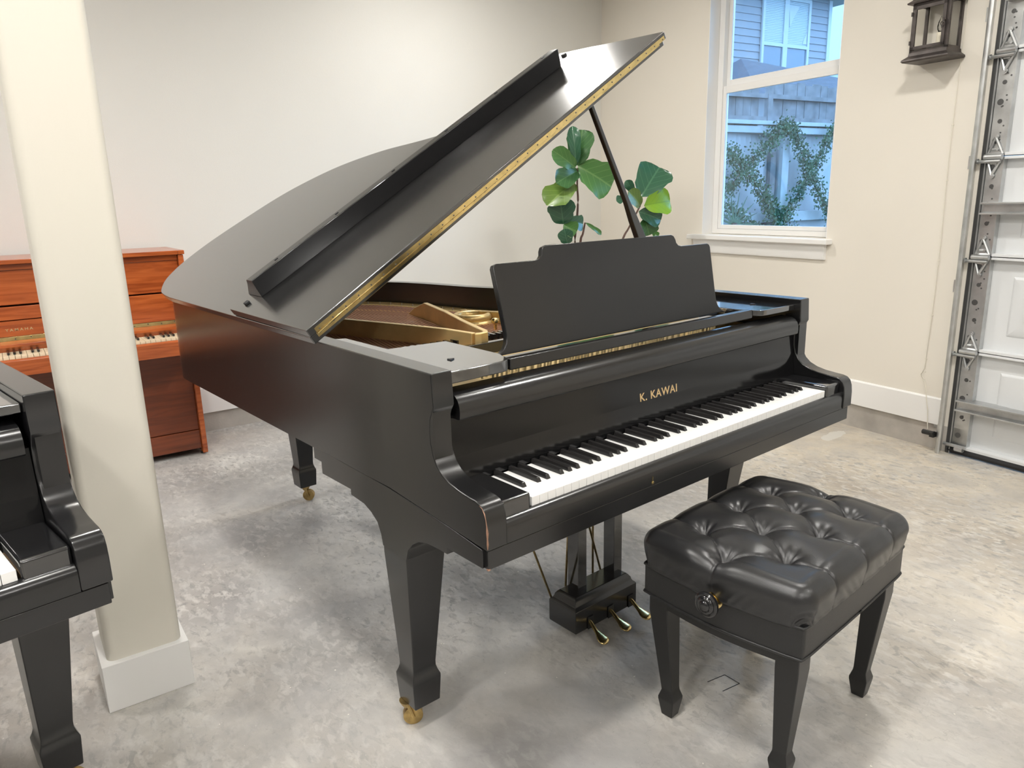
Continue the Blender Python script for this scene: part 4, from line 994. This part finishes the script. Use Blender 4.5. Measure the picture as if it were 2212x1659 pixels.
# spiky plant at the lower left of the window
pm = thing('spiky_palm', 'spiky palm plant at the lower left corner of the window view', 'plant', WO, WR)
for k in range(11):
    a = math.radians(-20 + k * 20); bm = NB(); c0 = Vector((2.78, 6.1, .98)); d = Vector((math.cos(a) * .40, 0, math.sin(a) * .36)); e = Vector((-d.z, 0, d.x)).normalized() * .011; th_ = Vector((0, .004, 0))
    loft(bm, [[c0 - e, c0 + e, c0 + e + th_, c0 - e + th_], [c0 + d * .5 - e, c0 + d * .5 + e, c0 + d * .5 + e + th_, c0 + d * .5 - e + th_], [c0 + d - e * .1, c0 + d + e * .1, c0 + d + e * .1 + th_, c0 + d - e * .1 + th_]])
    obj('palm_blade', bm, M['vine'], pm)
bm = NB(); tube(bm, [(2.78, 6.1, -.15), (2.78, 6.1, 1.0)], [.05, .035], 10); obj('palm_trunk', bm, M['bark'], pm)
# neighbouring house
HY = 12.0
hs = thing('neighbour_house', 'grey lap-sided house with white trimmed windows beyond the fence', 'house', WO, WR)
bm = NB(); z = -.1
while z < 5.5:
    prism(bm, [(HY - .022, z), (HY - .004, z + .145), (HY + .10, z + .145), (HY + .10, z)], 'x', 4.5, 11.86); z += .145
obj('siding', bm, M['siding'], hs)
bm = NB(); box(bm, 4.5, 11.87, HY + .1, HY + 7, -.1, 5.6); obj('house_body', bm, M['siding'], hs)
bm = NB(); box(bm, 11.80, 11.90, HY - .04, HY + .12, -.1, 5.6); obj('corner_board', bm, M['outtrim'], hs)
bm = NB(); box(bm, 4.2, 12.4, HY - .5, HY + 7.3, 5.47, 5.62); obj('eave', bm, M['outtrim'], hs)
def hwin(x0, x1, z0, z1, zm):
    bm = NB(); k = .07
    for q in ((x0, x0 + k, z0, z1), (x1 - k, x1, z0, z1), (x0 + k, x1 - k, z0, z0 + k), (x0 + k, x1 - k, z1 - k, z1), (x0 + k, x1 - k, zm - .03, zm + .03)): box(bm, q[0], q[1], HY - .07, HY - .025, q[2], q[3])
    f = obj('window', bm, M['outtrim'], hs)
    bm = NB(); box(bm, x0 + k, x1 - k, HY - .04, HY - .035, z0 + k, zm - .03); obj('pane', bm, M['darkglass'], f)
    bm = NB(); zz = zm + .03
    while zz < z1 - k - .02: box(bm, x0 + k, x1 - k, HY - .042, HY - .034, zz, zz + .030); zz += .034
    obj('blind', bm, M['blind'], f)
    return f
hwin(9.63, 10.37, 3.55, 5.40, 4.42); w_ = hwin(10.37, 11.16, 3.55, 5.40, 4.42)
bm = NB()
prism(bm, [(10.45, 5.25), (10.80, 5.25), (10.62, 5.02), (10.50, 4.80)], 'y', HY - .052, HY - .045); prism(bm, [(10.95, 4.50), (11.08, 4.50), (11.08, 4.75), (11.00, 4.62)], 'y', HY - .052, HY - .045)
obj('curtain', bm, M['curtain'], w_)
# dark hipped shed roof
sh = thing('shed', 'low building with a dark hipped shingle roof behind the fence', 'building', WO, WR)
bm = NB(); vs = [bm.verts.new(p) for p in ((5.88, 8.6, 2.83), (13.0, 8.6, 2.83), (13.0, 11.3, 2.83), (5.88, 11.3, 2.83))]; r1 = bm.verts.new((6.95, 10.0, 3.63))
for k in range(4): bm.faces.new((vs[k], vs[(k + 1) % 4], r1))
bm.faces.new(vs[::-1])
obj('roof', bm, M['roof'], sh); bm = NB(); box(bm, 6.1, 12.8, 8.8, 11.1, -.15, 2.83); obj('wall', bm, M['siding'], sh)
o2 = thing('sky_stand_in', 'added pale block standing in for sky at the right edge of the window view', 'building', WO, WR)  # added block toned like pale sky; no building stands here
bm = NB(); box(bm, 26.5, 33, 24, 28, -.1, 6.6); box(bm, 26.3, 33.2, 23.8, 28.2, 6.6, 6.75); box(bm, 26.6, 33, 24.1, 28, 6.75, 11); obj('wall', bm, M['outtrim'], o2)

# ------------------------------------------------------------------ ceiling lights
fx0 = None
FLAB = ['above the far corner by the potted fig', 'above the black piano bench', 'near the garage door behind the camera', 'above the tail of the large grand piano', 'just in front of the column', 'behind the camera in the middle', 'above the second grand piano', 'behind the camera on the left', 'added as fill, close to the front wall on the right', 'added as fill, close to the front wall on the left', 'added as shadow fill, above the mahogany upright piano', 'added as shadow fill, just left of the second grand piano keyboard']
for i, (x, y) in enumerate(FIXTURES):
    t = thing('ceiling_light', 'round ceiling light ' + FLAB[i], 'light', (x, y, CEIL), PI / 2, 'round ceiling lights')
    if fx0 is None:
        bm = NB(); lathe(bm, [(.125, -.001), (.125, -.018), (.105, -.022), (.100, -.010), (.100, -.001)], (0, 0, 0), 'z', 28); a = obj('housing', bm, M['fixture'], t, smooth=40)
        bm = NB(); lathe(bm, [(.098, -.012), (.098, -.016)], (0, 0, 0), 'z', 28); b = obj('diffuser', bm, M['diffuser_dim'], t); fx0 = (a,)
    else:
        for q in fx0: cp(q, t)
        bm = NB(); lathe(bm, [(.098, -.012), (.098, -.016)], (0, 0, 0), 'z', 28); obj('diffuser', bm, M['diffuser'], t)
